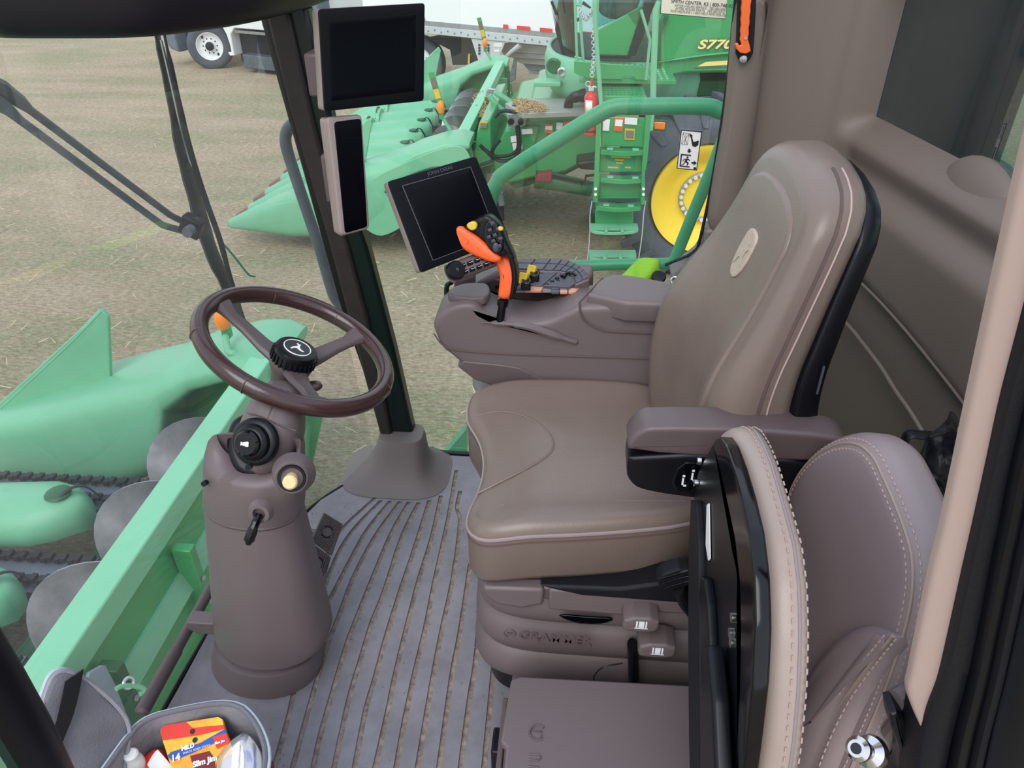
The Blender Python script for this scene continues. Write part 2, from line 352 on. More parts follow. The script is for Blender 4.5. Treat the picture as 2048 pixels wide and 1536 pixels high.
# windscreen: ruled between the floor edge and the roof visor
WB = [V((-.57, 1.79, -.02)), V((-.66, 1.69, -.02)), V((-.72, 1.60, -.02)), V((-.76, 1.5, -.02)), V((-.80, 1.35, -.02)), V((-.84, 1.13, -.02)), V((-.855, .7, -.02)), V((-.86, .2, -.02))]
WT = [V((-.70, 1.82, 1.42)), V((-.79, 1.72, 1.42)), V((-.87, 1.60, 1.42)), V((-.94, 1.46, 1.42)), V((-1.0, 1.28, 1.42)), V((-1.05, 1.05, 1.42)), V((-1.08, .7, 1.42)), V((-1.1, .2, 1.42))]
g = MB(); A, B = spl(WB, 4), spl(WT, 4)
def WSP(s, t): i = min(int(s), len(A)-2); k = s-i; return A[i].lerp(A[i+1], k).lerp(B[i].lerp(B[i+1], k), t)
g.loft([[A[i].lerp(B[i], t/8) for i in range(len(A))] for t in range(9)], False, False); struct(g.build('window_1', 'glassw'))
# lower rim of the windscreen: black seal
g = MB(); g.tube([a+V((.004, 0, .02)) for a in A], .006, 8); struct(g.build('trim_1', 'rubber'))
# right side pane and its seal
SW = [(-.46, .02), (.36, .02), (.37, .8), (.345, 1.5), (-.66, 1.5)]
g = MB(); g.prism([(x, 1.88, z) for x, z in SW], (0, .005, 0)); struct(g.build('window_2', 'glasss', smooth=False))
g = MB(); g.box((-.05, 1.872, .004), (.85, .016, .016)); struct(g.build('trim_2', 'rubber', bevel=.003))
# front right pillar: black frit strip, brown inner face, dark green outer face
def strip(pxs, y, T, name, m, bev=.004):
    g = MB(); g.prism([P(u, v, y=y) for u, v in pxs], (0, T, 0)); return struct(g.build(name, m, bevel=bev))
strip([(519, 30), (540, 30), (576, 145), (650, 400), (705, 600), (750, 745), (775, 850), (786, 905), (768, 905), (756, 850), (728, 748), (680, 610), (622, 400), (556, 165)], 1.80, .012, 'trim_3', 'frit', .002)
strip([(528, 20), (575, 20), (628, 250), (690, 475), (735, 640), (790, 900), (768, 900), (718, 720), (655, 480), (580, 225)], 1.76, .05, 'trim_4', 'pillar', .008)
strip([(560, 10), (612, 10), (660, 225), (700, 400), (735, 500), (788, 700), (835, 905), (775, 905), (725, 640), (680, 480), (618, 250)], 1.775, .05, 'trim_5', 'pillarg', .01)
# moulded boot round the pillar foot
bt = MB(); rings = []
for zz, (u0, v0, u1, v1), yr in ((.155, (757, 876, 842, 876), .05), (.135, (752, 888, 846, 886), .055), (.11, (750, 905, 848, 902), .06), (.08, (744, 925, 851, 918), .07), (.05, (733, 940, 857, 932), .085), (.025, (712, 952, 870, 945), .105), (.008, (690, 962, 898, 958), .13)):
    a, b2 = P(u0, v0, y=1.74), P(u1, v1, y=1.74); cx = (a.x+b2.x)/2; rx = (b2.x-a.x)/2
    rings.append([V((cx+rx*math.copysign(abs(math.cos(t))**.6, math.cos(t)), 1.77-.0+yr*math.copysign(abs(math.sin(t))**.6, math.sin(t)), zz)) for t in [2*PI*k/40 for k in range(40)]])
bt.loft(rings, True); struct(bt.build('trim_6', 'boot', floor))
# visor / header lining along the top of the windscreen
VB = [V((-.50, 1.98, 1.30))]+[P(u, v, z=1.30) for u, v in [(660, -6), (600, 13), (530, 32), (460, 46), (400, 55), (325, 64), (250, 69), (120, 70), (0, 69), (-200, 66)]]
br = MB(); path = spl(VB, 3); rings = []
for i, p in enumerate(path):
    t = (path[min(i+1, len(path)-1)]-path[max(0, i-1)]).normalized(); nrm = V((t.y, -t.x, 0)).normalized()
    if nrm.x < 0: nrm = -nrm
    sec = [(0, 0), (.012, -.006), (.03, .002), (.045, .02), (.055, .05), (.06, .09), (.075, .13), (.12, .17), (.12, .22), (-.1, .22), (-.1, .12), (-.05, .05), (-.012, .006)]
    rings.append([p+nrm*a+V((0, 0, c)) for a, c in sec])
br.loft(rings, True); struct(br.build('trim_7', 'brow', sub=1))
# front left pillar by the door (dark, close to the camera)
g = MB(); g.tube([P(118, 1600, y=.42), P(58, 1480, y=.42), P(-4, 1376, y=.42), P(-120, 1190, y=.42), P(-300, 900, y=.42)], .03, 10, flat=.7); struct(g.build('trim_8', 'black'))
# rear right pillar trim
pr = MB()
pf = [(1472, -30), (1462, 120), (1448, 260), (1432, 330), (1418, 430), (1412, 455)]
pb = [(1556, -30), (1536, 130), (1518, 260), (1500, 370), (1490, 440), (1480, 520)]
rings = []
for (a, b2) in zip(pf, pb):
    A0, B0 = P(*a, y=1.80), P(*b2, y=1.80); wv = B0-A0
    rings.append([A0+V((.0, .08, 0)), A0+V((0, .02, 0)), A0+wv*.05+V((0, -.004, 0)), A0+wv*.16+V((0, -.014, 0)), A0+wv*.5+V((0, -.012, 0)), A0+wv*.8+V((0, .0, 0)), B0+V((0, .02, 0)), B0+V((0, .09, 0))])
pr.loft(rings, True); struct(pr.build('trim_9', 'trim', sub=1))
pr = MB(); pr.prism([P(u, v, y=1.80) for u, v in [(1411, 462), (1480, 445), (1520, 560), (1400, 640), (1345, 560), (1340, 555), (1395, 510), (1408, 490)]], (0, .07, 0)); struct(pr.build('trim_10', 'trimg', bevel=.012, seg=4))
g = MB(); g.tube([P(1474, -30, y=1.83), P(1455, 160, y=1.83), P(1430, 330, y=1.83), P(1402, 470, y=1.83), P(1385, 505, y=1.83), P(1330, 530, y=1.83)], .004, 8, smooth=4); struct(g.build('trim_11', 'rubber'))
# rear wall with window recess, ledge and swooping ridges, as one displaced sheet
path = [V((.395, 1.80, 0)), V((.42, 1.845, 0)), V((.47, 1.86, 0)), V((.53, 1.86, 0)), V((.575, 1.85, 0)), V((.605, 1.825, 0)), V((.622, 1.79, 0)), V((.63, 1.75, 0)), V((.66, 1.56, 0)), V((.71, 1.24, 0)), V((.80, .65, 0)), V((.87, .2, 0))]
sp_ = spl(path, 8); Ls = [0]
for a, b2 in zip(sp_, sp_[1:]): Ls.append(Ls[-1]+(b2-a).length)
def path_at(s):
    j = 0
    while j < len(Ls)-2 and Ls[j+1] < s: j += 1
    t = (s-Ls[j])/(Ls[j+1]-Ls[j]); t = max(0, min(1, t)); p = sp_[j].lerp(sp_[j+1], t)
    a, b2 = sp_[max(0, j-1)], sp_[min(len(sp_)-1, j+2)]; d = (b2-a).normalized(); return p, V((-d.y, d.x, 0))
NS = 150; ds = Ls[-1]/NS; dz = .0115; NZ = 132
s_of_y = {}
def sm(x): x = max(0, min(1, x)); return x*x*(3-2*x)
s0 = min(range(NS+1), key=lambda i: abs(path_at(i*ds)[0].y-1.83) if path_at(i*ds)[0].x > .58 else 9)*ds
def seg_d(p, a, b2):
    ab = b2-a; t = max(0, min(1, (p-a).dot(ab)/ab.dot(ab))); q = a+ab*t; return (p-q).length, ab.x*(p.y-a.y)-ab.y*(p.x-a.x)
def rl(pts):   # ridge line: image sight lines on the rear wall plane -> (y, z)
    return [V((PL(u, v, (.63, 1.75, 1), (1, .157, 0)).y, PL(u, v, (.63, 1.75, 1), (1, .157, 0)).z)) for u, v in pts]
RA = rl([(1700, 500), (1755, 575), (1815, 640), (1880, 720), (1945, 800), (2010, 900)])
RB = rl([(1650, 640), (1722, 682), (1790, 780), (1850, 872), (1920, 980)])
WALLV = []; WALLO = []
for j in range(NZ+1):
    for i in range(NS+1):
        z = j*dz; s = i*ds; p, n = path_at(s)
        hump = 0
        ze = 1.03+hump
        if s > s0+.04 and abs(z-(ze+.055)) <= dz/2: z = ze+.055
        o = .055*sm((s-s0)/.05)*sm((z-ze)/.055)*sm((1.395-z)/.03)
        if p.x > .62:
            q = V((p.y, z))
            bel = min((seg_d(q, a, b2) for a, b2 in zip(RA, RA[1:])), key=lambda t: t[0])
            dd = bel[0]*(1 if bel[1] < 0 else -1)
            o += -.02*sm((dd+.03)/.04)*sm((.99-z)/.06)
            o += .012*math.exp(-((z-.985)/.03)**2)
        WALLV.append(p+n*o*(1 if n.x > 0 or n.y > 0 else -1)+V((0, 0, z))); WALLO.append((s, z, ze))
fs = []
for j in range(NZ):
    for i in range(NS):
        s, z, ze = WALLO[j*(NS+1)+i]
        if s > s0+.05 and z >= ze+.0549 and z < 1.355: continue
        a = j*(NS+1)+i; fs.append((a, a+1, a+NS+2, a+NS+1))
g = MB(); g.add(WALLV, fs); wr = struct(g.build('wall_rear', 'trim', ang=80))
for px, r_ in (([(1640, 590), (1700, 655), (1722, 682), (1760, 732), (1790, 780), (1822, 826), (1850, 872), (1920, 980)], .0045), ([(1680, 525), (1700, 545), (1755, 598), (1815, 665), (1880, 745), (1945, 830), (2010, 925)], .0035)):
    g = MB(); g.tube([PL(u, v, (.613, 1.75, 1), (1, .157, 0)) for u, v in px], r_, 8, smooth=5); g.build('ridge', 'trim', wr)
g = MB(); c = PL(1945, 425, (.688, 1.75, 1), (1, .157, 0)); yd = V((-.155, .988, 0)); xd = V((.988, .155, 0)); rings = []
for i in range(15):
    a = -PI/2+PI*i/14; k = math.cos(a)**.8 if math.cos(a) > 0 else 0
    rings.append([c+yd*(.115*math.sin(a))+(xd*(.04*math.cos(t))+V((0, 0, .10*math.sin(t))))*max(k, .01) for t in [2*PI*j/28 for j in range(28)]])
g.loft(rings); g.build('latch_bulge', 'trim', wr, ang=80)
g = MB(); pts = []
for i in range(NS+1):
    if i*ds >= s0+.035: p, n = path_at(i*ds); pts.append(p+n*.056)
g.loft([[q+V((0, 0, 1.0)) for q in pts], [q+V((0, 0, 1.42)) for q in pts]], False, False); struct(g.build('window_3', 'glassr'))
# door post on the near side, its rubber seals (strips with a rounded section)
def strip2(Lp, Rp, y, T, name, m, rr=.2):
    Lp, Rp = spl([V(q) for q in Lp], 6), spl([V(q) for q in Rp], 6); g = MB(); rings = []
    for a, b2 in zip(Lp, Rp):
        A_, B_ = P(a.x, a.y, y=y), P(b2.x, b2.y, y=y); w_ = B_-A_; k = V((0, 1, 0))
        rings.append([A_+k*T, A_+k*T*.35, A_+w_*.06+k*T*.1, A_+w_*.18, A_+w_*.5-k*.001, A_+w_*.82, A_+w_*.94+k*T*.1, B_+k*T*.35, B_+k*T])
    g.loft(rings, True); return struct(g.build(name, m, ang=50))
strip2([(2085, 200), (2050, 330), (1998, 560), (1945, 800), (1913, 950), (1887, 1068), (1863, 1164), (1825, 1345), (1817, 1385), (1826, 1420), (1842, 1456)],
       [(2160, 300), (2100, 450), (2052, 630), (2009, 800), (1978, 940), (1949, 1068), (1930, 1150), (1896, 1300), (1882, 1360), (1862, 1400), (1846, 1458)], .5, .012, 'trim_12', 'trimp')
strip2([(2165, 300), (2105, 450), (2054, 640), (2011, 800), (1980, 940), (1951, 1068), (1932, 1150), (1898, 1300), (1880, 1370), (1848, 1460), (1826, 1600)],
       [(2230, 300), (2170, 450), (2118, 640), (2066, 800), (2030, 940), (2003, 1068), (1990, 1130), (1958, 1300), (1940, 1380), (1915, 1480), (1890, 1600)], .49, .05, 'trim_13', 'rubber')
strip2([(2235, 300), (2175, 450), (2122, 640), (2072, 800), (2036, 940), (2010, 1068), (1996, 1130), (1963, 1300), (1946, 1380), (1921, 1480), (1896, 1600)],
       [(2270, 300), (2220, 450), (2160, 640), (2110, 800), (2072, 940), (2046, 1068), (2032, 1130), (1995, 1300), (1978, 1380), (1952, 1480), (1926, 1600)], .478, .04, 'trim_14', 'black')
strip2([(2280, 300), (2225, 450), (2165, 640), (2116, 800), (2078, 940), (2052, 1068), (2038, 1130), (2002, 1300), (1985, 1380), (1960, 1480), (1934, 1600)],
       [(2330, 300), (2270, 450), (2200, 640), (2150, 800), (2108, 940), (2080, 1068), (2064, 1130), (2026, 1300), (2008, 1380), (1982, 1480), (1955, 1600)], .470, .04, 'trim_15', 'blackm')
strip2([(2340, 300), (2280, 450), (2210, 640), (2160, 800), (2118, 940), (2090, 1068), (2074, 1130), (2036, 1300), (2018, 1380), (1992, 1480), (1965, 1600)],
       [(2600, 300), (2560, 450), (2500, 640), (2460, 800), (2420, 940), (2390, 1068), (2370, 1130), (2330, 1300), (2300, 1380), (2280, 1480), (2250, 1600)], .455, .08, 'trim_16', 'black')
# cab outer wall below the post (dark)
g = MB(); g.prism([(.40, .52, -.05), (.95, .52, -.05), (.95, .52, .62), (.46, .52, .62)], (0, .03, 0)); struct(g.build('wall_left', 'blackm'))
g = MB(); g.prism([(.37, 1.885, -.05), (.7, 1.885, -.05), (.7, 1.885, 1.5), (.37, 1.885, 1.5)], (0, .03, 0)); struct(g.build('wall_right', 'trim'))
# ================================================================ driver seat
seat = thing('operator_seat', 'large taupe leather driver seat with tall backrest and pale oval emblem, on a bellows base', 'seat', (.1, 1.2, 0))
# cushion: outline seen from above, wavy front edge
wd = V((-.13, .99, 0)).normalized(); fd = V((wd.y, -wd.x, 0))   # across the seat (to the far side), to the rear
CS = V((-.185, 1.21, .55))
def cfr(a, b, w):
    """a towards the rear, b across; sides stand proud, middle dished, front rolls down"""
    q = abs(b)/.25
    h = .018*sm((q-.62)/.3)-.010*math.exp(-((a-.22)/.16)**2-(b/.16)**2)
    h += -.022*sm((.12-a)/.15)
    return CS+fd*a+wd*b+V((0, 0, w+h))
out = [(.0, -.235), (-.012, -.16), (.018, -.085), (.030, 0), (.018, .085), (-.012, .16), (0, .235), (.06, .25), (.25, .245), (.42, .22), (.52, .16), (.52, -.16), (.42, -.235), (.25, -.25), (.06, -.252)]
g = MB(); g.pad(out, cfr, .145, .028, .012, N=110, rnd=2, rb=.02, arc=6); edge = g.outer
cu = g.build('seat_cushion', 'leather', seat, ang=70)
g = MB(); g.tube([V(p)+V((0, 0, .002)) for p in edge]+[V(edge[0])+V((0, 0, .002))], .0035, 6); g.build('piping', 'leatherp', cu)
g = MB(); c = sum(edge, V())/len(edge)
g.tube([p.lerp(c, -.002)-V((0, 0, .012)) for p in edge]+[edge[0].lerp(c, -.002)-V((0, 0, .012))], .0016, 6); g.build('seam', 'seam', cu)
# thigh arc crease and side bolster crease
def crease(pts, r=.004, nm='crease', m='seam'):
    g = MB(); g.tube([cfr(a, b, h) for a, b, h in spl3(pts)], [r*.4]+[r]*6+[r*.4], 6); return g.build(nm, m, cu)
def spl3(p): return [tuple(q) for q in spl([V(x) for x in p], 8)]
H = .0035
g = MB(); g.tube([cfr(*q) for q in spl3([(.012, -.115, -.004), (.05, -.105, .0035), (.11, -.075, .0075), (.165, -.02, .010), (.165, .04, .010), (.12, .10, .0075), (.06, .135, .0035), (.012, .145, -.004)])], .0028, 6)
g.build('arc_seam', 'leather', cu)
g = MB(); g.tube([cfr(*q) for q in spl3([(.0, -.175, -.012), (.06, -.17, .0005), (.16, -.172, .0015), (.28, -.18, .0015), (.4, -.19, .0)])], .004, 6)
g.build('bolster_seam', 'leather', cu)
# backrest
BC = V((0, 1.215, 0)); BW = V((-.16, .987, 0)).normalized(); BN = V((-BW.y, BW.x, 0))   # BN towards the driver
prof = [(.46, .275), (.56, .262), (.70, .246), (.80, .250), (.85, .258), (.9, .283), (1.0, .318), (1.1, .348), (1.2, .38)]
def xof(z):
    for (z0, x0), (z1, x1) in zip(prof, prof[1:]):
        if z <= z1: return x0+(x1-x0)*(z-z0)/(z1-z0)
    return prof[-1][1]
def xs(z): return sum(xof(z+d) for d in (-.05, -.025, 0, .025, .05))/5
def bfr(a, b, w):
    q = abs(a)/.24; bol = .022*math.exp(-((q-.72)/.2)**2)*sm((1.05-b)/.3)
    if w < 0: w *= 1+.42*sm((1.08-b)/.42)
    z = b; return BC+V((-.165+.135*sm((b-.62)/.42), 1, 0))*a+V((xs(z)-.02, 0, z))+BN*(w+bol)
bo = [(-.20, .47), (-.235, .55), (-.245, .68), (-.235, .82), (-.215, .95), (-.195, 1.05), (-.175, 1.115), (-.12, 1.15), (0, 1.165), (.12, 1.155), (.175, 1.12), (.19, 1.05), (.205, .95), (.232, .82), (.246, .68), (.24, .55), (.2, .47)]
g = MB(); g.pad(bo, bfr, .088, .030, .004, N=120, rnd=1, rb=.02, arc=7); bedge = g.outer
back = g.build('backrest', 'leather', seat, ang=70)
g = MB(); pts = [p.lerp(sum(bedge, V())/len(bedge), 0)-BN*.012 for p in bedge if p.z > .55 and (p-BC).dot(BW) < -.1 or (p.z > 2)]
pts.sort(key=lambda p: p.z); pts = [p+BW*(-.0005) for p in pts]
g.tube(pts, .0028, 6); g.build('piping', 'seam', back)
g = MB(); g.tube([p-BN*.014+BW*(-.0005) for p in pts], .0015, 6); g.build('stitching', 'thread', back)
# raised centre panel
po = [(-.195, .48), (-.195, .6), (-.185, .75), (-.168, .9), (-.152, 1.02), (-.145, 1.075), (-.10, 1.105), (.0, 1.118), (.09, 1.11), (.14, 1.085), (.158, 1.02), (.166, .9), (.168, .78), (.16, .65), (.155, .5)]
g = MB(); g.pad(po, lambda a, b, w: bfr(a, b, w+.006), .03, .008, .0, N=100, rnd=1, arc=4); pn = g.build('centre_panel', 'leather', seat, ang=70)
g = MB(); g.pad([(-.03, .98), (-.03, 1.02), (-.02, 1.035), (.02, 1.035), (.03, 1.02), (.03, .98), (.016, .955), (-.016, .955)], lambda a, b, w: bfr(a-.015, b+.005, w+.010), .006, .002, 0, N=48, rnd=1); em = g.build('emblem_patch', 'emblem', pn)
g = MB(); deer = [(-.5, -.1), (-.3, .1), (0, .1), (.15, .2), (.2, .45), (.3, .3), (.45, .25), (.3, .12), (.28, -.05), (.45, -.3), (.3, -.28), (.1, -.1), (-.15, -.12), (-.35, -.4), (-.42, -.38), (-.3, -.15)]
g.prism([bfr(-.015-x*.04, 1.0+y*.055, .0105) for x, y in deer], BN*.0012); g.build('leaping_deer', 'emblem', em)
# black rear shell
def sfr(a, b, w): return bfr(a*1.0, b, w-.088+.006)
so2 = [(a*1.03, max(b, .74)-(.018*sm((b-1.0)/.12))) for a, b in bo if b > .6]
g = MB(); g.pad(so2, sfr, .038, .006, 0, N=100, rnd=1, rb=.02); g.build('back_shell', 'black', seat, ang=50)
g = MB(); q = bfr(-.222, .88, -.105); g.box(q+BW*(-.012), (.003, .003, .05)); g.build('shell_label', 'key', seat)
# armrest with control box
g = MB()
g.pad([(.112, .735), (.108, .752), (.124, .778), (.145, .788), (.30, .793), (.43, .788), (.46, .77), (.46, .735), (.3, .73)], lambda a, b, w: V((a, .985-w, b)), .062, .008, 0, N=90, rnd=1)
near = lambda g_: setattr(g_, 'v', [EYE+(v-EYE)*.962 for v in g_.v])
near(g); ar = g.build('armrest', 'plasticd', seat, ang=60)
g = MB(); g.pad([(.112, .737), (.110, .69), (.122, .665), (.15, .652), (.26, .64), (.46, .64), (.46, .737)], lambda a, b, w: V((a, .982-w, b)), .06, .008, 0, N=80, rnd=1)
near(g); ab = g.build('armrest_control_box', 'black', seat, ang=60)
g = MB()
g.pad([(.185, .662), (.195, .722), (.235, .722), (.228, .658)], lambda a, b, w: V((a, .981-w, b)), .004, .0015, 0, N=40, rnd=1); near(g); rk = g.build('rocker_switch', 'blackg', seat)
g = MB()
for k, x in enumerate((.203, .217)):
    g.bb((x, .9765, .675+.012*k), (x+.003, .978, .692+.012*k)); g.bb((x, .9765, .675+.012*k), (x+.008, .978, .678+.012*k)); g.box((x+.002, .977, .697+.012*k), (.004, .001, .004))
near(g); g.build('seat_symbols', 'white', rk, smooth=False)
# cushion pan, base rail, bellows
g = MB(); g.pad([(-.10, -.2), (.45, -.22), (.45, .22), (-.10, .2)], lambda a, b, w: V((.05, 1.21, .425))+fd*a*.9+wd*b+V((0, 0, w)), .05, .008, 0); g.build('seat_pan', 'black', seat)
g = MB(); g.prism([V((x, .965, z)) for x, z in [(-.03, .425), (.12, .432), (.20, .455), (.26, .462), (.34, .445), (.34, .40), (.05, .405)]], (0, .06, 0)); g.build('pan_bracket', 'blackm', seat, bevel=.006)
def rr(cx, cy, hx, hy, z, e=.35, n=72):
    return [V((cx+hx*math.copysign(abs(math.cos(t))**e, math.cos(t)), cy+hy*math.copysign(abs(math.sin(t))**e, math.sin(t)), z)) for t in [2*PI*k/n for k in range(n)]]
g = MB(); zs = []; rings = []
for k in range(41):
    t = k/40; z = .115+.265*t; ph = abs(math.sin(PI*3*t)) ; off = .018*(ph**.6)-.012*t
    rings.append(rr(.13, 1.215, .285+off, .225+off, z))
g.loft(rings, True); bel = g.build('bellows', 'plastic', seat, ang=50)
g = MB(); g.loft([rr(.13, 1.215, .272, .222, .055), rr(.13, 1.215, .275, .225, .115)]); g.build('base_box', 'black', seat)
g = MB(); g.bb((-.08, .955, .105), (.42, 1.0, .135)); g.build('base_rail', 'plasticd', seat, bevel=.004)
g = MB(); g.loft([rr(.13, 1.215, .292, .232, .372), rr(.13, 1.215, .297, .238, .38), rr(.13, 1.215, .297, .238, .405), rr(.13, 1.215, .288, .23, .412)]); g.build('upper_frame', 'plasticd', seat)
g = MB(); g.prism([V((x, .967, z)) for x, z in [(-.135, .41), (-.13, .385), (-.11, .365), (-.06, .358), (-.03, .37), (-.02, .37), (-.02, .415)]], (0, .03, 0)); g.build('front_pocket', 'plastic', seat, bevel=.006)
g = MB(); g.prism([V((x, .966, z)) for x, z in [(-.01, .418), (-.01, .362), (.14, .358), (.17, .372), (.34, .375), (.34, .418)]], (0, .03, 0)); g.build('side_cover', 'plastic', seat, bevel=.005)
g = MB(); g.pad([(0.005, .352), (.07, .349), (.12, .352), (.10, .335), (.06, .329), (.03, .335)], lambda a, b, w: V((a, .964-w, b)), .004, .001, 0, N=40, rnd=1); g.build('handle_recess', 'blackg', seat)
text('GRAMMER', .030, (-.065, .9475, .298), (1, 0, -.06), (0, 0, 1), 'plasticd', bel, 'embossed_lettering', ext=.002, bold=.0008)
g = MB(); g.torus((-.082, .9475, .309), (0, 1, 0), .011, .0018, 24, 6); g.box((-.082, .9475, .309), (.012, .003, .004)); g.build('embossed_mark', 'plasticd', bel)
for (x, z, w_, nm) in ((.13, .385, .062, 'a'), (.165, .315, .065, 'b')):
    g = MB(); g.pad([(x-.004, z-.018), (x, z+.016), (x+w_, z+.018), (x+w_+.003, z-.014), (x+w_*.7, z-.022), (x+.012, z-.022)], lambda a, b, w: V((a, .925-w, b+.2*0)), .05, .006, .001, N=60, rnd=1)
    lv = g.build('adjuster_lever', 'plastic', seat, ang=60)
    g = MB(); cx = x+w_*.5
    g.bb((cx-.010, .9235, z-.006), (cx-.007, .9245, z+.010)); g.bb((cx+.007, .9235, z-.006), (cx+.010, .9245, z+.010)); g.bb((cx-.005, .9235, z-.006), (cx+.005, .9245, z+.010)); g.bb((cx-.012, .9235, z-.009), (cx+.012, .9245, z-.0075))
    g.build('lever_symbol', 'white', lv, smooth=False)
g = MB(); g.tube([(.155, .955, .29), (.165, .95, .2), (.17, .95, .12), (.168, .955, .07)], .018, 12, flat=.6); g.build('strap', 'black', seat)
g = MB(); g.tube([(.14, .95, .24), (.10, .94, .235), (.085, .94, .20), (.10, .94, .185), (.13, .945, .195)], .0014, 6, smooth=6); g.build('loop_cord', 'black', seat)
# belt buckle stalk
g = MB(); g.pad([(-.03, -.022), (-.028, .02), (.03, .026), (.034, -.02)], plane_fr((.205, .915, .515), (.9, 0, .45), (-.45, 0, .9)), .03, .006, .001, N=50, rnd=1); bk = g.build('belt_buckle', 'blackm', seat)
g = MB()
for k in range(3): g.pad([(-.026, -.012+k*.012), (-.026, -.006+k*.012), (.03, -.004+k*.012), (.03, -.010+k*.012)], plane_fr((.205, .912, .515), (.9, 0, .45), (-.45, 0, .9)), .004, .001, 0, N=24, rnd=1)
g.build('buckle_ribs', 'blackg', bk)
g = MB(); g.tube([(.215, .93, .49), (.23, .935, .45), (.25, .95, .41)], .022, 12, flat=.5); g.build('buckle_stalk', 'blackm', seat)
# ================================================================ folding passenger seat
bud = thing('folding_passenger_seat', 'small passenger seat beside the door with its cushion folded upright showing a black underside', 'seat', (.3, .75, 0))
def xpad(px, x, T, r, name, m, parent=bud, dome=0, N=110, rnd=1, n=(-1, 0, 0), **k):
    g = MB(); pxpad(g, px, (x, .75, .6), n, T, r, dome=dome, N=N, rnd=rnd, **k); o = g.build(name, m, parent, ang=60); return o, g.outer
under, _ = xpad([(1425, 885), (1440, 868), (1472, 960), (1502, 1100), (1508, 1300), (1482, 1536), (1450, 1750), (1405, 1750), (1392, 1400), (1377, 1180), (1387, 960)], .215, .02, .004, 'cushion_underside', 'black')
cf, oe = xpad([(1432, 862), (1455, 848), (1482, 900), (1508, 1000), (1535, 1120), (1538, 1320), (1520, 1536), (1480, 1750), (1415, 1750), (1394, 1400), (1380, 1180), (1392, 960)], .236, .046, .022, 'folded_cushion', 'leatherl', dome=.0)
g = MB(); sel = [p+V((.012, 0, 0)) for p in oe]; g.tube(sel+sel[:1], .0022, 6); g.build('piping', 'leatherp', cf)
for dx in (.004, .020):
    g = MB(); L = [p+V((dx, 0, 0)) for p in oe]; c0 = sum(L, V())/len(L); L = resample(L, 260)
    for a, b2 in zip(L[::2], L[1::2]):
        if b2.z > .3: n_ = (a-c0).normalized()*.0012; g.tube([a+n_, b2+n_], .0011, 5)
    o = g.build('stitching', 'thread', cf)
# raised black rim, hinge bars, label, bolts on the underside
rim, _ = xpad([(1424, 884), (1443, 868), (1476, 962), (1507, 1100), (1512, 1300), (1486, 1560), (1470, 1560), (1482, 1310), (1478, 1120), (1446, 968), (1432, 915)], .212, .016, .003, 'underside_rim', 'blackg')
b1, _ = xpad([(1377, 1000), (1395, 1000), (1398, 1320), (1402, 1760), (1385, 1760), (1375, 1400)], .206, .012, .003, 'hinge_bar', 'blackm')
b2_, _ = xpad([(1396, 1150), (1412, 1160), (1420, 1320), (1428, 1760), (1404, 1760), (1402, 1320)], .203, .012, .003, 'hinge_bar', 'black')
b3_, _ = xpad([(1400, 1290), (1420, 1290), (1440, 1760), (1398, 1760)], .19, .02, .006, 'hinge_strut', 'black')
lab, _ = xpad([(1413, 1010), (1418, 1006), (1420, 1118), (1416, 1122), (1411, 1090)], .2125, .0012, .0003, 'white_label', 'paperw', rnd=0, N=60)
for u, v in ((1394, 922), (1388, 965), (1390, 1178), (1405, 1240), (1462, 1235), (1458, 1265), (1460, 1285), (1425, 1400)):
    g = MB(); c = PL(u, v, (.208, .75, .6), (1, 0, 0)); g.cyl(c, c+V((.006, 0, 0)), .006); g.build('bolt', 'chrome', bud)
# backrest of the passenger seat
BP0, BNN = (.372, .75, .6), (-1, -.12, .15)
def bpx(px, off, T, r, name, m, parent=bud, dome=0, **k):
    nn = V(BNN).normalized(); g = MB(); pxpad(g, px, V(BP0)+nn*off, BNN, T, r, dome=dome, **k); return g.build(name, m, parent, ang=70), g.outer
bp_, oe = bpx([(1560, 985), (1590, 920), (1640, 872), (1700, 855), (1748, 880), (1782, 950), (1820, 1040), (1842, 1120), (1836, 1230), (1788, 1385), (1722, 1536), (1635, 1720), (1570, 1720), (1570, 1400), (1560, 1200), (1555, 1060)], 0, .07, .035, 'backrest', 'leatherp', dome=-.006, N=130, rnd=2, arc=8)
nn = V(BNN).normalized(); c0 = sum(oe, V())/len(oe)
def inset(loop, d, r=.035):
    h = r*math.sqrt(max(0, 1-(1-min(d, r)/r)**2)); out = []
    for k in range(len(loop)):
        t = (loop[(k+1) % len(loop)]-loop[k-1]).normalized(); q = t.cross(nn)
        if q.dot(c0-loop[k]) < 0: q = -q
        out.append(loop[k]+q*d+nn*h)
    return out
ring = inset(oe, .018); g = MB(); g.tube(ring+ring[:1], .0026, 6); g.build('piping', 'leatherl', bp_)
for dd_ in (.011, .026):
    L = resample(inset(oe, dd_), 300); g = MB()
    for a, b2 in zip(L[::2], L[1::2]): g.tube([a, b2], .0013, 5)
    g.build('stitching', 'thread', bp_)
def bq(u, v, o): return PL(u, v, V(BP0)+nn*o, BNN)
lb, _ = bpx([(1580, 1400), (1612, 1330), (1655, 1275), (1705, 1245), (1752, 1255), (1786, 1272), (1760, 1320), (1700, 1420), (1630, 1600), (1520, 1720), (1500, 1560)], .016, .05, .024, 'lumbar_pad', 'leatherp', N=100, rnd=2, dome=.01, arc=7)
g = MB(); g.tube([bq(u, v, .013) for u, v in [(1786, 1272), (1740, 1330), (1690, 1400), (1650, 1480), (1620, 1560)]], .003, 6, smooth=6); g.build('lumbar_piping', 'leatherl', lb)
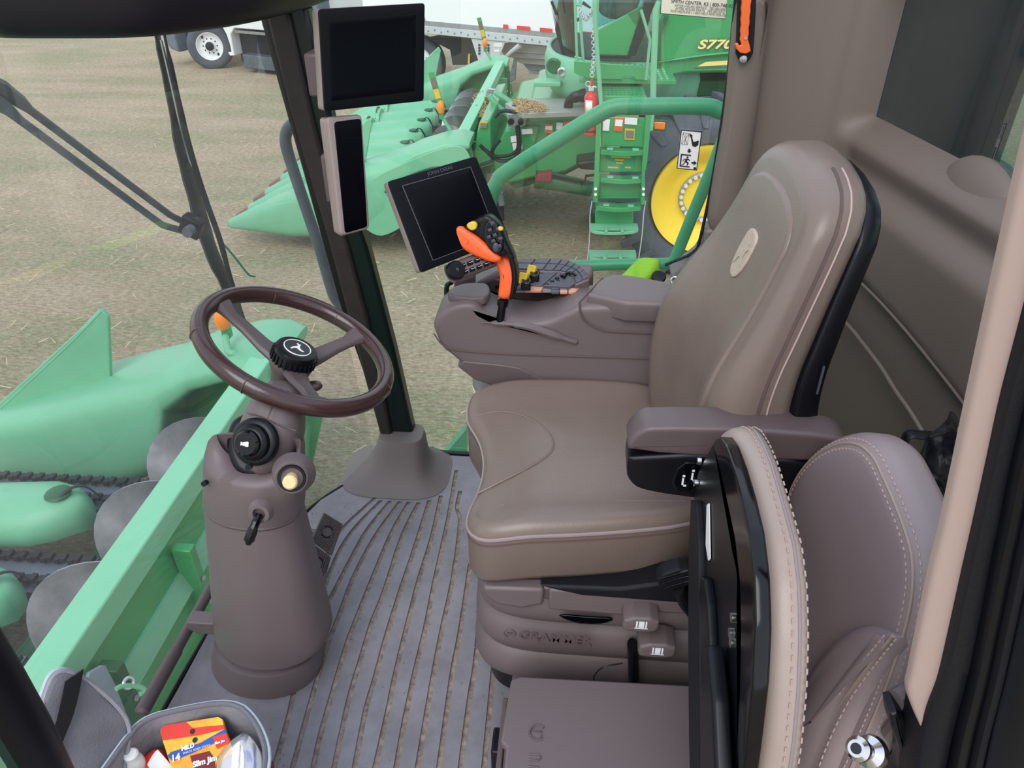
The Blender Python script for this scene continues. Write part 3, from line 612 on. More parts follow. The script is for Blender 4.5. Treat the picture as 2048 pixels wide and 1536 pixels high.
for du in (-12, 12):
    L = spl([bq(u+du, v+du*.3, .018) for u, v in [(1780, 1275), (1735, 1330), (1685, 1400), (1645, 1480), (1615, 1560)]], 12); g = MB()
    for a, b2 in zip(L[::2], L[1::2]): g.tube([a, b2], .0013, 5)
    g.build('stitching', 'thread', lb)
sh, _ = bpx([(1600, 985), (1700, 880), (1775, 895), (1820, 960), (1870, 1060), (1890, 1140), (1880, 1260), (1830, 1420), (1760, 1600), (1650, 1720), (1590, 1720)], -.055, .03, .008, 'back_shell', 'plasticd', N=100)
g = MB(); g.bb((.45, .56, .0), (.6, .86, .42)); g.build('seat_base', 'blackm', bud, bevel=.01)
g = MB(); g.tube([P(1790, 1400, y=.55), P(1815, 1390, y=.56), P(1812, 1430, y=.57), P(1780, 1470, y=.57)], .012, 10, smooth=5); g.build('belt_guide', 'plastic', bud)
# ================================================================ storage box under the passenger seat
bx = thing('storage_box', 'low brown plastic storage box with a flat embossed lid beside the driver seat base', 'box', (.1, .75, 0))
g = MB(); g.prism([(-.073, .868, .262), (-.057, .876, .262), (.36, .885, .262), (.36, .50, .262), (-.07, .50, .262), (-.07, .735, .262), (-.081, .745, .262), (-.078, .79, .262)], (0, 0, .018)); lid = g.build('lid', 'plastic', bx, bevel=.004)
g = MB(); g.bb((-.075, .52, .03), (.34, .872, .255)); g.build('body', 'plasticd', bx, bevel=.006)
g = MB(); g.bb((-.088, .55, .04), (-.077, .86, .235)); g.build('front_catch', 'plasticd', bx, bevel=.003)
g = MB(); g.torus((-.018, .765, .2808), (0, 0, 1), .014, .0022, 28, 6, 0, 4.6); g.box((-.02, .768, .281), (.018, .003, .002)); g.box((-.012, .762, .281), (.003, .012, .002)); g.build('embossed_mark', 'plasticd', lid)
g = MB()
for k in range(4):
    y = .725-.022*k; g.tube([(-.03, y, .281), (-.014, y, .281), (-.01, y-.005, .281), (-.014, y-.010, .281), (-.03, y-.01, .281)], .0014, 6)
g.build('embossed_lettering', 'plasticd', lid)
g = MB(); g.bb((-.11, .83, .0), (-.06, .885, .10)); g.build('foot', 'black', bx, bevel=.004)
# ================================================================ steering column, wheel, pedals
colm = thing('steering_column', 'brown steering column on the floor mat with a tilting head, horn button and four-part steering wheel', 'steering column', (-.65, 1.12, 0))
def ell(cx, cy, rx, ry, z, tilt=0, e=.9, n=56, tx=0):
    return [V((cx+rx*math.copysign(abs(math.cos(t))**e, math.cos(t)), cy+ry*math.copysign(abs(math.sin(t))**e, math.sin(t)), z+tilt*math.sin(t)+tx*math.cos(t))) for t in [2*PI*k/n for k in range(n)]]
def section(uL, uR, v, yc=1.12, ry=None, **k):
    a, b2 = P(uL, v, y=yc), P(uR, v, y=yc); rx = (b2.x-a.x)/2
    return ell((a.x+b2.x)/2, yc, rx, (ry or rx*.95), (a.z+b2.z)/2, **k)
FC = V((-.665, 1.115, 0))
def ring3(z, pl, pr, pn, e=.95, n=64):
    a, b2, c = P(*pl, z=z), P(*pr, z=z), P(*pn, z=z); cx, cy = (a.x+b2.x)/2, (a.y+b2.y)/2
    ry = cy-c.y; sh = c.x-cx
    return [V((cx+(b2.x-a.x)/2*math.copysign(abs(math.cos(t))**e, math.cos(t))+(sh*.6*max(0, -math.sin(t))), cy+ry*math.copysign(abs(math.sin(t))**e, math.sin(t)), z)) for t in [2*PI*k/n for k in range(n)]]
g = MB(); r0 = ring3(0, (421, 1322), (650, 1312), (520, 1402)); r1 = ring3(.03, (420, 1306), (652, 1292), (522, 1388)); r2 = ring3(.075, (424, 1280), (646, 1262), (525, 1356)); c0 = sum(r2, V())/64
g.loft([r0, r1, r2, [c0.lerp(p, .9)+V((0, 0, .002)) for p in r2], [c0.lerp(p, .88)+V((0, 0, .05)) for p in r2]]); lo = g.build('foot_boot', 'plastic', colm)
rs = [ring3(.098, (425, 1266), (662, 1246), (530, 1340)), ring3(.106, (421, 1258), (667, 1238), (532, 1334)), ring3(.125, (421, 1248), (665, 1224), (530, 1322))]
def zsec(z, k, dx=0):   # taper between the skirt ring and the top of the shroud
    a, b2 = rs[2], ring3(.445, (404, 1010), (607, 1008), (508, 1064)); return [p.lerp(q, k)+V((dx, 0, 0)) for p, q in zip(a, b2)]
g = MB(); g.loft(rs+[[V((p.x, p.y, .125+.32*t)) if 0 else p for p in zsec(0, kk)] for t, kk in ((.1, .16), (.25, .36), (.45, .56), (.65, .74), (.85, .90), (1, 1))]); g.build('lower_shroud', 'plastic', colm, ang=50)
tp = ring3(.452, (404, 1004), (608, 1002), (508, 1058))
def usec(z, L, Rr, N_): return ring3(z, L, Rr, N_)
def tsec(z, L, Rr, N_, drop, down=0):
    a, b2, c = P(*L, z=z), P(*Rr, z=z), P(*N_, z=z-drop); cx, cy = (a.x+b2.x)/2, (a.y+b2.y)/2; ry = cy-c.y; out = []
    for k in range(64):
        t = 2*PI*k/64; q = max(0, -math.sin(t)); out.append(V((cx+(b2.x-a.x)/2*math.cos(t), cy+(ry if math.sin(t) < 0 else min(ry, .085))*math.sin(t), z-drop*q**.8-down)))
    return out
g = MB(); g.loft([tp, usec(.46, (402, 998), (611, 996), (508, 1052)), usec(.50, (402, 966), (613, 962), (508, 1020)), usec(.545, (403, 930), (612, 928), (510, 980)), tsec(.575, (408, 905), (610, 908), (510, 968), .02), tsec(.605, (416, 882), (606, 892), (512, 950), .045), tsec(.620, (426, 870), (600, 884), (514, 940), .062), tsec(.622, (436, 866), (592, 882), (516, 930), .066), tsec(.615, (440, 866), (588, 880), (518, 926), .06, .03)])
up_ = g.build('upper_shroud', 'plastic', colm, ang=50)
g = MB(); q = [p.lerp(c0*0+p, 0) for p in ring3(.449, (405, 1006), (607, 1004), (508, 1060))]; g.tube(q+q[:1], .003, 6); g.build('shroud_seam', 'plasticd', colm)
# round socket bosses: cream knob, stalk lever
VD = ray(580, 958).normalized()
ax = (V((.25, -.85, .42))).normalized()
c = P(582, 960, y=1.0)
g = MB(); g.lathe(c-ax*.052, ax, [(0, .040), (.018, .036), (.030, .032), (.039, .0295), (.041, .028), (.039, .025)]); g.build('knob_boss', 'plastic', colm)
g = MB(); g.lathe(c-ax*.036, ax, [(0, .024), (.024, .0255), (.027, .024), (.027, .020), (.006, .018)]); g.build('knob_socket', 'black', colm)
g = MB(); g.lathe(c-ax*.024, ax, [(0, .011), (.03, .011), (.032, .013), (.043, .013), (.046, .010), (.046, .0)], 24); g.build('pull_knob', 'cream', colm)
c = P(518, 1030, y=.995)
g = MB(); g.lathe(c-V((0, -.012, 0)), (0.05, -1, .25), [(0, .024), (.010, .021), (.014, .019), (.014, .012), (.004, .010)]); g.build('lever_boss', 'plastic', colm)
g = MB(); g.tube([c, c+V((-.002, -.018, -.006)), c+V((-.012, -.03, -.030)), c+V((-.016, -.032, -.042))], [.007, .008, .010, .006], 10, smooth=4); g.build('switch_lever', 'blackg', colm)
for u, v, y_ in ((496, 935, 1.0), (407, 968, 1.07)):
    c = P(u, v, y=y_); g = MB(); g.cyl(c, c+V((.0, .01, -.004)), .0055); g.build('screw_hole', 'black', colm)
# tilting head: pod leaning toward the wheel
PN_ = V((.18, -.62, .77)).normalized(); PP0 = P(500, 920, y=1.062)
g = MB(); pxpad(g, [(470, 945), (452, 905), (450, 862), (470, 826), (540, 815), (598, 850), (606, 885), (592, 925), (555, 948), (510, 955)], PP0-PN_*.05, PN_, .06, .015, N=80, rnd=2, dome=0); g.build('gaiter', 'black', colm)
g = MB(); pxpad(g, [(496, 938), (474, 908), (462, 870), (470, 835), (484, 805), (500, 780), (520, 766), (570, 768), (598, 786), (602, 828), (594, 872), (566, 912), (530, 940)], PP0, PN_, .10, .045, N=90, rnd=1, dome=.002, arc=8); pod = g.build('tilt_head', 'plastic', colm, ang=70)
g = MB(); g.tube([PL(u, v, PP0+PN_*.0015, PN_) for u, v in [(494, 826), (520, 832), (560, 850), (592, 862)]], .0016, 6, smooth=5); g.tube([PL(u, v, PP0+PN_*.0015, PN_) for u, v in [(552, 788), (536, 836)]], .0014, 6); g.build('head_seam', 'plasticd', pod)
g = MB(); g.lathe(P(565, 800, y=1.25), (.25, .25, .9), [(0, .046), (.02, .044), (.03, .036), (.035, .02)]); g.build('neck', 'plastic', colm)
hx = V((-.12, -.86, .50)).normalized(); c = PL(508, 884, PP0+PN_*.004, PN_)
g = MB(); g.lathe(c-hx*.012, hx, [(0, .046), (.010, .046), (.014, .043), (.016, .038)]); g.lathe(c-hx*.0, hx, [(0, .036), (.014, .034), (.018, .030), (.020, .027)]); hr = g.build('horn_ring', 'black', colm)
g = MB(); g.lathe(c+hx*.015, hx, [(0, .026), (.012, .025), (.016, .021), (.0155, .016), (.014, 0)]); hb = g.build('horn_button', 'blackg', colm)
o_, r_, u_, n_ = frame(c+hx*.0305, (1, -.14, 0), (0, .5, .86))
g = MB(); g.prism([o_+r_*a+u_*b2+n_*.0005 for a, b2 in [(-.009, .003), (-.006, .002), (.004, .005), (.007, .004), (.007, -.004), (.004, -.005), (-.006, -.003), (-.009, -.004)]], n_*.0006)
g.build('horn_symbol', 'white', hb, smooth=False)
# steering wheel
WC = P(595, 695, d=1.60); vd = (WC-EYE).normalized(); rp_ = (RT-vd*RT.dot(vd)).normalized(); upp = rp_.cross(vd)
th = math.radians(21.1); minor = (rp_*math.sin(th)+upp*math.cos(th)).normalized(); major = (rp_*math.cos(th)-upp*math.sin(th)).normalized()
WN = (-vd*.523+minor*.852).normalized(); WM = WN.cross(major).normalized()
def wf(a, r, h=0): return WC+(major*math.cos(a)+WM*math.sin(a))*r+WN*h
wh = MB(); 
rings = []; NR = 144
for k in range(NR):
    a = 2*PI*k/NR; rad = major*math.cos(a)+WM*math.sin(a); rr_ = .0178
    rings.append([wf(a, .199)+rad*rr_*math.cos(2*PI*j/16)+WN*rr_*1.1*math.sin(2*PI*j/16) for j in range(16)])
rings.append(rings[0]); wh.loft(rings, False)
swheel = wh.build('steering_wheel', 'wheel', colm, ang=60)
swheel['label'] = 'glossy dark brown leather steering wheel rim with three spokes'
g = MB()
for a in (math.radians(72), math.radians(-12), math.radians(118), math.radians(252), math.radians(205)):
    rad = major*math.cos(a)+WM*math.sin(a); g.torus(wf(a, .2), rad.cross(WN), .0184, .0011, 24, 6)
g.build('rim_seams', 'seam', swheel)
def to_img_angle(du, dv):
    """wheel-plane angle whose direction shows as (du, dv) in the photo"""
    p = PL(595+du, 695+dv, WC, WN); d = p-WC; return math.atan2(d.dot(WM), d.dot(major))
HUB = -.045
for du, dv in ((-105, -60), (112, -22), (35, 95)):
    a = to_img_angle(du, dv); sp1 = MB(); rad = major*math.cos(a)+WM*math.sin(a); tg = rad.cross(WN); rings = []
    for r0, h, wd_, th_ in ((.03, HUB, .030, .012), (.07, HUB+.006, .024, .010), (.12, HUB+.022, .019, .009), (.155, -.014, .018, .009), (.175, -.004, .024, .012), (.195, 0, .032, .012)):
        c = WC+rad*r0+WN*h; rings.append([c+tg*wd_+WN*0, c+tg*wd_*.7+WN*th_, c-tg*wd_*.7+WN*th_, c-tg*wd_, c-tg*wd_*.6-WN*th_, c+tg*wd_*.6-WN*th_])
    sp1.loft(rings); sp1.build('spoke', 'plasticd', swheel, bevel=.003)
g = MB(); g.lathe(WC+WN*(HUB-.05), WN, [(0, .030), (.02, .034), (.04, .044), (.055, .047), (.06, .046)]); g.build('hub', 'plasticd', swheel)
g = MB(); g.lathe(WC+WN*(HUB+.008), WN, [(0, .043), (.004, .046), (.026, .0465), (.034, .043), (.0365, .036), (.036, .030), (.036, 0)], 48); cap = g.build('hub_cap', 'black', swheel)
g = MB()
for k in range(28):
    a = 2*PI*k/28; c = wf(a, .0465, HUB+.020); rad = major*math.cos(a)+WM*math.sin(a)
    g.box(c, (.006, .0035, .020), Matrix((rad, rad.cross(WN), WN)).transposed().to_3x3())
g.build('hub_cap_grip_ribs', 'rubber', swheel)
g = MB(); g.torus(WC+WN*(HUB+.0448), WN, .0285, .0013, 48, 6); g.build('emblem_ring', 'white', swheel)
g = MB(); g.cyl(WC+WN*(HUB+.0442), WC+WN*(HUB+.0450), .0275, n=48); g.build('emblem_disc', 'blackg', swheel)
er, eu = (rp_*.93-upp*.1), None; er = (er-WN*er.dot(WN)).normalized(); eu = WN.cross(er)
g = MB(); ct = WC+WN*(HUB+.0451)
dp = [(-.62, -.28), (-.35, -.02), (-.1, .1), (.05, .28), (-.12, .5), (.02, .52), (.12, .42), (.3, .45), (.22, .28), (.2, .08), (.3, -.15), (.62, -.36), (.5, -.42), (.2, -.3), (-.05, -.12), (-.3, -.2), (-.5, -.38)]
g.prism([ct+er*x*.024+eu*y*.03 for x, y in dp], WN*.0008); g.build('emblem_deer', 'white', swheel, smooth=False)
g = MB(); c = PL(627, 772, WC+WN*(HUB-.01), WN); g.ball(c, .015, 8, (1.3, 1, .7)); g.build('spinner_mount', 'wheel', colm)
# pedals
def pedal(px, y, label):
    t = thing('brake_pedal', label, 'pedal', P(*px[0], y=y), 'brake pedals')
    p0 = P((px[0][0]+px[2][0])/2, (px[0][1]+px[2][1])/2, y=y); n = V((.45, -.55, .7)).normalized()
    q = [PL(*p, p0, n) for p in px]; g = MB(); g.prism(q, -n*.012); pl = g.build('pad', 'plasticd', t, bevel=.003)
    g = MB(); e1, e2 = q[1]-q[0], q[3]-q[0]
    for i in range(13):
        for j in range(15):
            a, b2 = .05+.9*i/12, .05+.9*j/14
            if abs(a-.5) < .2 and .28 < b2 < .72: continue
            c = q[0]+e1*a+e2*b2; g.box(c+n*.001, (.003, .003, .007), Matrix((e1.normalized(), n.cross(e1.normalized()), n)).transposed())
    g.build('tread_studs', 'plasticd', pl)
    g = MB(); g.torus(q[0]+e1*.5+e2*.5+n*.001, n, .014, .0022, 28, 6); g.build('ring_mark', 'rubber', pl)
    g = MB(); c = (q[0]+q[2])/2; g.tube([c-n*.012, c-n*.03+V((-.05, .02, -.01)), V((c.x-.13, c.y+.05, .06))], .008, 8); g.build('arm', 'plasticd', t)
pedal([(648, 1024), (686, 1048), (664, 1112), (622, 1080)], 1.36, 'studded brake pedal beside the steering column, upper of the two')
pedal([(621, 1082), (663, 1114), (641, 1174), (606, 1140)], 1.25, 'studded brake pedal beside the steering column, lower of the two')
# foot rail on the windscreen with its bracket
fr_ = thing('foot_rail', 'round brown steel foot rail sloping along the foot of the windscreen', 'rail', P(340, 1330, y=1.0))
p1, p2 = P(425, 1170, y=1.20), P(284, 1424, y=.86)
g = MB(); g.tube([p1, p1.lerp(p2, .55), p1.lerp(p2, .56), p2, p2+(p2-p1).normalized()*.006], [.0125, .0125, .0148, .0148, .008], 20); g.build('tube', 'plasticd', fr_)
g = MB(); c = p1.lerp(p2, .40); pa = P(372, 1250, y=1.05); pb_ = P(428, 1253, y=1.05); g.prism([pa+V((0, 0, .008)), pb_+V((0, 0, .008)), pb_+V((0, 0, -.03)), pa.lerp(pb_, .3)+V((0, 0, -.03)), pa+V((0, 0, -.015))], (0, .035, 0)); g.build('bracket', 'plastic', fr_, bevel=.003)
# ================================================================ armrest console
con = thing('armrest_console', 'brown control console beside the driver seat with keypads and a smooth storage lid', 'console', (0, 1.6, .45))
Y0 = 1.475
prf = [(-.300, .672), (-.302, .690), (-.288, .715), (-.262, .738), (-.225, .748), (-.20, .745), (-.185, .722), (-.12, .705), (-.05, .705), (.0, .735), (.03, .752), (.25, .757), (.40, .757), (.40, .53), (.05, .545), (-.19, .535), (-.262, .608), (-.285, .625)]
g = MB(); g.pad(prf, lambda a, b, w: V((a, Y0-w, b)), .125, .016, 0, N=150, rnd=1, rb=.02); body = g.build('body', 'plastic', con, ang=60)
# waist line groove and lower skirt
g = MB(); g.pad([(-.268, .60), (-.13, .592), (-.09, .583), (-.03, .545), (-.03, .52), (-.19, .53)], lambda a, b, w: V((a, Y0-.004-w, b)), .05, .004, 0, N=70, rnd=1); g.build('side_skirt', 'plasticd', con)
g = MB(); g.tube([(-.30, Y0-.002+.003, .665), (-.27, Y0-.002, .632), (-.18, Y0-.0015, .622), (-.02, Y0-.0015, .622), (.2, Y0-.0015, .625), (.38, Y0-.0015, .625)], .002, 6, smooth=5); g.build('waist_line', 'seam', con)
g = MB(); g.tube([(-.19, Y0-.001, .700), (-.14, Y0-.006, .703), (-.09, Y0-.008, .700), (-.04, Y0-.006, .683), (.01, Y0-.003, .665), (.04, Y0+.001, .655)], [.002, .006, .009, .009, .006, .001], 8, smooth=5); g.build('thumb_ridge', 'plastic', con)
# lid
g = MB(); g.pad([(.030, 1.462), (.082, 1.605), (.14, 1.605), (.26, 1.56), (.42, 1.53), (.42, 1.460)], lambda a, b, w: V((a, b, .772+w)), .05, .012, .001, N=90, rnd=1, arc=6); ld = g.build('storage_lid', 'plastic', con, ang=60)
g = MB(); g.tube([(.026, 1.473, .762), (.030, Y0-.0025, .735), (.045, Y0-.0025, .712), (.075, Y0-.0025, .697), (.12, Y0-.0025, .691), (.38, Y0-.0025, .691)], .0022, 6, smooth=5); g.build('lid_gap', 'seam', con)
g = MB(); g.tube([(.026, 1.472, .760), (.078, 1.60, .760)], .002, 6); g.build('lid_gap', 'seam', con)
# front tray: raised armrest nose blocks, slot
g = MB(); g.pad([(-.272, 1.50), (-.262, 1.55), (-.22, 1.57), (-.185, 1.575), (-.172, 1.52), (-.19, 1.49)], lambda a, b, w: V((a, b, .752+w)), .02, .006, .001, N=50, rnd=1); g.build('nose_cap', 'plastic', con, ang=60)
slot = MB(); slot.pad([(-.225, 1.485), (-.21, 1.50), (-.12, 1.512), (-.07, 1.508), (-.075, 1.498), (-.13, 1.497), (-.2, 1.483)], lambda a, b, w: V((a, b, .7205-.018*sm((a+.21)/.03)+w)), .01, .001, 0, N=50, rnd=1); slot.build('lever_slot', 'blackg', con)
g = MB(); g.prism([(-.235, 1.62, .60), (-.235, 1.62, .715), (-.17, 1.655, .742), (-.02, 1.66, .74), (.06, 1.66, .74), (.06, 1.66, .60)], (0, .07, 0)); g.build('outer_body', 'plasticd', con, bevel=.012, seg=3)
# curved outer keypad (arched ridge with keys)
def PZ(u, v, z): return P(u, v, z=z)
arc_out = [PZ(1035, 518, .775), PZ(1110, 517, .78), PZ(1148, 525, .78), PZ(1170, 540, .778), PZ(1180, 558, .77)]
arc_in = [PZ(1018, 540, .768), PZ(1090, 543, .770), PZ(1125, 545, .768), PZ(1145, 556, .763), PZ(1150, 570, .757)]
A_, B_ = spl(arc_out, 6), spl(arc_in, 6)
g = MB(); g.loft([[a-V((0, 0, .05)), a, b2, b2-V((0, 0, .03))] for a, b2 in zip(A_, B_)]); rg = g.build('outer_keypad', 'plasticd', con, bevel=.003)
n = len(A_)
def cellpt(s, t):
    i = min(int(s), n-2); k = s-i; return A_[i].lerp(A_[i+1], k).lerp(B_[i].lerp(B_[i+1], k), t)
for k in range(9):
    for t0, t1 in ((.08, .44), (.5, .92)):
        s1, s2 = .6+k*(n-2.2)/9, .6+(k+.88)*(n-2.2)/9
        q = [cellpt(s1, t0), cellpt(s2, t0), cellpt(s2, t1), cellpt(s1, t1)]; g = MB(); g.prism(q, (0, 0, .0035)); g.build('key', 'key', rg, bevel=.001)
# sloping inner panel
def quad(px, z0, z1, nm, m, th=.006, parent=con, bevel=.001):
    q = [PZ(u, v, z0+(z1-z0)*k) for (u, v), k in px]; g = MB(); g.prism(q, (0, 0, -th)); return g.build(nm, m, parent, bevel=bevel)
quad([((1026, 578), 0), ((1160, 578), 0), ((1168, 556), .6), ((1120, 540), 1), ((1080, 540), 1)], .744, .768, 'control_panel', 'panel', .01)
quad([((1062, 570), .2), ((1090, 541), 1), ((1118, 541), 1), ((1084, 571), .2)], .748, .770, 'touch_strip', 'key')
dpad = quad([((1086, 571), .2), ((1118, 543), 1), ((1140, 552), .8), ((1158, 562), .5), ((1140, 573), .2)], .748, .7715, 'button_field', 'key', .008)
for i in range(4):
    for j in range(2):
        u, v = 1094+i*10+j*12, 568-i*6-j*1; g = MB(); c = PZ(u, v, .7535+.0048*i); g.box(c, (.010, .008, .004)); g.build('key', 'black', dpad, bevel=.001)
g = MB(); g.torus(PZ(1140, 553, .768), (0, -.3, 1), .013, .0035, 28, 6, -.6, 2.6); g.build('scroll_ring', 'blackg', dpad)
for k in range(3):
    quad([((1103+k*17, 577), 0), ((1118+k*17, 577), 0), ((1117+k*17, 571), .3), ((1103+k*17, 571), .3)], .748, .756, 'key', 'key')
    quad([((1103+k*17, 584), 0), ((1118+k*17, 584), 0), ((1118+k*17, 578.5), .3), ((1103+k*17, 578.5), .3)], .745, .750, 'key', 'key' if k == 0 else 'keyo')
quad([((1050, 581), 0), ((1082, 581), 0), ((1090, 568), .5), ((1056, 568), .5)], .746, .756, 'orange_key_block', 'keyo')
quad([((1138, 582), 0), ((1156, 582), 0), ((1160, 572), .4), ((1145, 572), .4)], .746, .756, 'orange_key', 'keyo')
quad([((1030, 577), 0), ((1048, 577), 0), ((1050, 571), .4), ((1033, 571), .4)], .747, .755, 'thumb_rocker', 'key')
for (u, v) in ((1044, 556), (1061, 541)):
    c = PZ(u, v, .775); g = MB(); g.pad([(-.010, -.014), (-.011, .012), (.011, .014), (.010, -.014)], plane_fr(c, (.85, -.5, 0), (.25, .4, .85)), .012, .002, -.002, N=40, cr=.003); g.build('throttle_tab', 'yellow', con)
    g = MB(); g.box(c+V((.010, -.006, -.012)), (.022, .03, .02)); g.build('throttle_slot', 'blackg', con, bevel=.003)
for u, v in ((963, 575), (1000, 563)):
    g = MB(); c = PZ(u, v, .738); g.cyl(c-V((.011, .0, .006)), c+V((.011, 0, -.006)), .012, n=20); g.build('thumb_wheel', 'rubber', con)
# cup holder and rear tray
g = MB(); c = P(1392, 548, y=1.80); g.torus(c, (0, -.35, 1), .026, .006, 32, 8); g.build('cup_holder', 'plastic', con)
g = MB(); g.lathe(c-V((0, 0, .05)), (0, 0, 1), [(0, .02), (.05, .026)]); g.build('cup_holder_well', 'black', con)
g = MB(); c = P(1352, 562, y=1.74); g.torus(c, (0, -.5, 1), .012, .003, 24, 8); g.build('socket_ring', 'chrome', con)
g = MB(); c = P(1317, 556, y=1.735); g.lathe(c, (0, -.6, .8), [(0, .017), (.006, .018), (.009, .015), (.010, 0)]); g.build('socket_cap', 'black', con)
g = MB(); g.pad([(-.26, 0), (-.26, .2), (-.1, .26), (.05, .2), (.05, 0)], lambda a, b, w: V((a-.02+.04, 1.60-w, .36+b*.8)), .14, .05, 0, N=60); g.build('pedestal', 'panel', con)
# ================================================================ hydro lever
joy = thing('control_lever', 'orange and black multi-button drive lever standing in the console slot', 'lever', P(1003, 630, y=1.49))
NY = (-.12, -.96, .2)
g = MB(); pxpad(g, [(978, 512), (1006, 508), (1024, 520), (1033, 548), (1030, 578), (1019, 602), (993, 600), (996, 575), (998, 555), (993, 537)], (-.13, 1.47, .8), NY, .034, .013, N=70, rnd=2, dome=.002); g.build('grip', 'orange', joy, ang=70)
g = MB(); pxpad(g, [(910, 448), (905, 475), (910, 492), (935, 507), (962, 520), (990, 529), (1006, 520), (975, 492), (945, 466)], (-.18, 1.462, .88), NY, .030, .010, N=70, rnd=2, dome=.001); g.build('palm_rest', 'orange', joy, ang=70)
g = MB(); pxpad(g, [(925, 451), (966, 429), (980, 432), (1000, 452), (1010, 480), (1020, 500), (1030, 524), (1012, 512), (1002, 514), (992, 514), (974, 492), (948, 470), (928, 462)], (-.17, 1.466, .88), NY, .036, .008, N=110, rnd=1); hd = g.build('head', 'black', joy, ang=70)
g = MB(); pxpad(g, [(1012, 500), (1024, 510), (1032, 540), (1033, 565), (1024, 600), (1016, 602), (1026, 565), (1024, 535), (1016, 516)], (-.13, 1.468, .8), NY, .036, .003, N=60, rnd=1); g.build('back_spine', 'black', joy, ang=70)
o_ = PL(985, 468, (-.17, 1.456, .88), NY); nj = V(NY).normalized()
g = MB(); pxpad(g, [(975, 436), (1000, 455), (1008, 485), (1003, 507), (990, 510), (972, 492), (965, 462)], (-.17, 1.460, .88), NY, .006, .003, N=50, rnd=2); g.build('button_pad', 'blackg', joy)
for u, v in ((985, 447), (996, 458), (980, 460), (990, 470), (978, 474), (1001, 477), (987, 482), (999, 492)):
    g = MB(); c = PL(u, v, (-.17, 1.4555, .88), NY); g.box(c, (.009, .004, .007), Matrix.Rotation(-.4, 3, 'Y')); g.build('button', 'key', hd, bevel=.0015)
g = MB(); c = PL(992, 495, (-.17, 1.455, .88), NY); g.ball(c, .010, 8, (.7, .4, 1.1)); g.build('thumb_ball', 'key', hd)
for px in ([(932, 448), (946, 442), (954, 449), (952, 459), (942, 462), (934, 456)], [(996, 453), (1004, 455), (1006, 461), (999, 463), (995, 459)]):
    g = MB(); pxpad(g, px, (-.17, 1.450, .88), NY, .012, .003, N=30, rnd=1); g.build('yellow_button', 'yellow', hd)
g = MB(); c = PL(933, 483, (-.18, 1.458, .88), NY); g.cyl(c, c+nj*.0015, .0035); g.build('screw', 'orange2', joy)
g = MB(); a_, b_ = PL(1007, 598, (-.13, 1.487, .8), NY), PL(1001, 634, (-.13, 1.49, .8), NY)
g.tube([a_, a_.lerp(b_, .35)], .0125, 16); g.tube([a_.lerp(b_, .35), b_, b_+(b_-a_)*.3], [.009, .0095, .008], 14); g.build('shaft', 'blackg', joy)
# ================================================================ displays
dsp = thing('console_display', 'tilted touch screen display mounted in front of the console, with dark frame', 'display', P(905, 580, y=1.6))
DN = V((.55, -.72, .42)).normalized(); D0 = V((-.2, 1.5, .9)); dq = lambda u, v, o=0: PL(u, v, D0+DN*o, DN)
def dpadd(px, off, T, r, nm, m, parent, **k):
    g = MB(); pxpad(g, px, D0+DN*off, DN, T, r, **k); return g.build(nm, m, parent, ang=60)
dpadd([(775, 363), (952, 312), (1019, 476), (842, 546)], 0, .004, .0015, 'bezel', 'bezel', dsp, N=160, cr=.006)
dpadd([(775, 363), (952, 312), (1019, 476), (842, 546)], -.004, .038, .006, 'housing', 'housing', dsp, N=160, cr=.006, rb=.012)
dpadd([(806, 373), (940, 335), (993, 471), (867, 520)], .0008, .003, .0006, 'screen', 'screen', dsp, N=120, rnd=0)
g = MB(); q = [dq(*p, .001) for p in [(805, 372), (941, 334), (994, 472), (866, 521)]]; g.tube(q+q[:1], .0012, 6); g.build('screen_edge', 'key', dsp)
a_, b_ = dq(856, 352, .0008), dq(905, 338, .0008); text('JOHN DEERE', .0105, a_, b_-a_, DN.cross(b_-a_), 'key', dsp, sx=1.0)
g = MB(); ca, cb_ = dq(900, 548, -.008), dq(1010, 505, -.008); g.tube([ca, cb_], .024, 20, flat=.8)
cp = g.build('control_pod', 'plastic', dsp)
g = MB(); kx = (DN+V((0, 0, .15))).normalized(); c = dq(909, 542, .010); g.lathe(c, kx, [(0, .020), (.010, .020), (.014, .017), (.0145, 0)]); kn = g.build('dial', 'black', cp)
g = MB(); g.box(c+kx*.0148, (.006, .001, .008)); g.build('dial_mark', 'key', cp)
for i in range(5):
    for j in range(2):
        u, v = 926+i*14+j*4, 531-i*5.2+j*13
        q = [dq(u-5.5, v-2, .0165), dq(u+5, v-6, .0165), dq(u+7, v+2, .0165), dq(u-3.5, v+6, .0165)]; g = MB(); g.prism(q, DN*-.005); k_ = g.build('key', 'blackg', cp, bevel=.001)
        g = MB(); g.tube([q[0].lerp(q[2], .25)+DN*.0006, q[0].lerp(q[2], .5)+DN*.0006+V((.0, 0, .001)), q[1].lerp(q[2], .3)+DN*.0006], .0005, 4); g.build('key_symbol', 'white', cp)
g = MB(); g.prism([P(908, 562, y=1.6), P(948, 552, y=1.6), P(948, 600, y=1.6), P(908, 600, y=1.6)], (0, .04, 0)); g.build('support_arm', 'plasticd', dsp, bevel=.004)
g = MB(); g.tube([P(903, 565, y=1.62), P(894, 572, y=1.60), P(894, 600, y=1.58), P(900, 625, y=1.6)], .006, 10, smooth=4); g.build('cable', 'black', dsp)
mon = thing('post_monitor', 'large square black monitor in taupe housing at the top of the front right post', 'monitor', P(640, 200, y=1.6))
M1, MN = V((-.45, 1.5, 1.2)), V((.62, -.78, .10)).normalized()
def mpad(px, off, T, r, nm, m, parent, p0=M1, nn=MN, **k):
    g = MB(); pxpad(g, px, p0+nn*off, nn, T, r, **k); return g.build(nm, m, parent, ang=60)
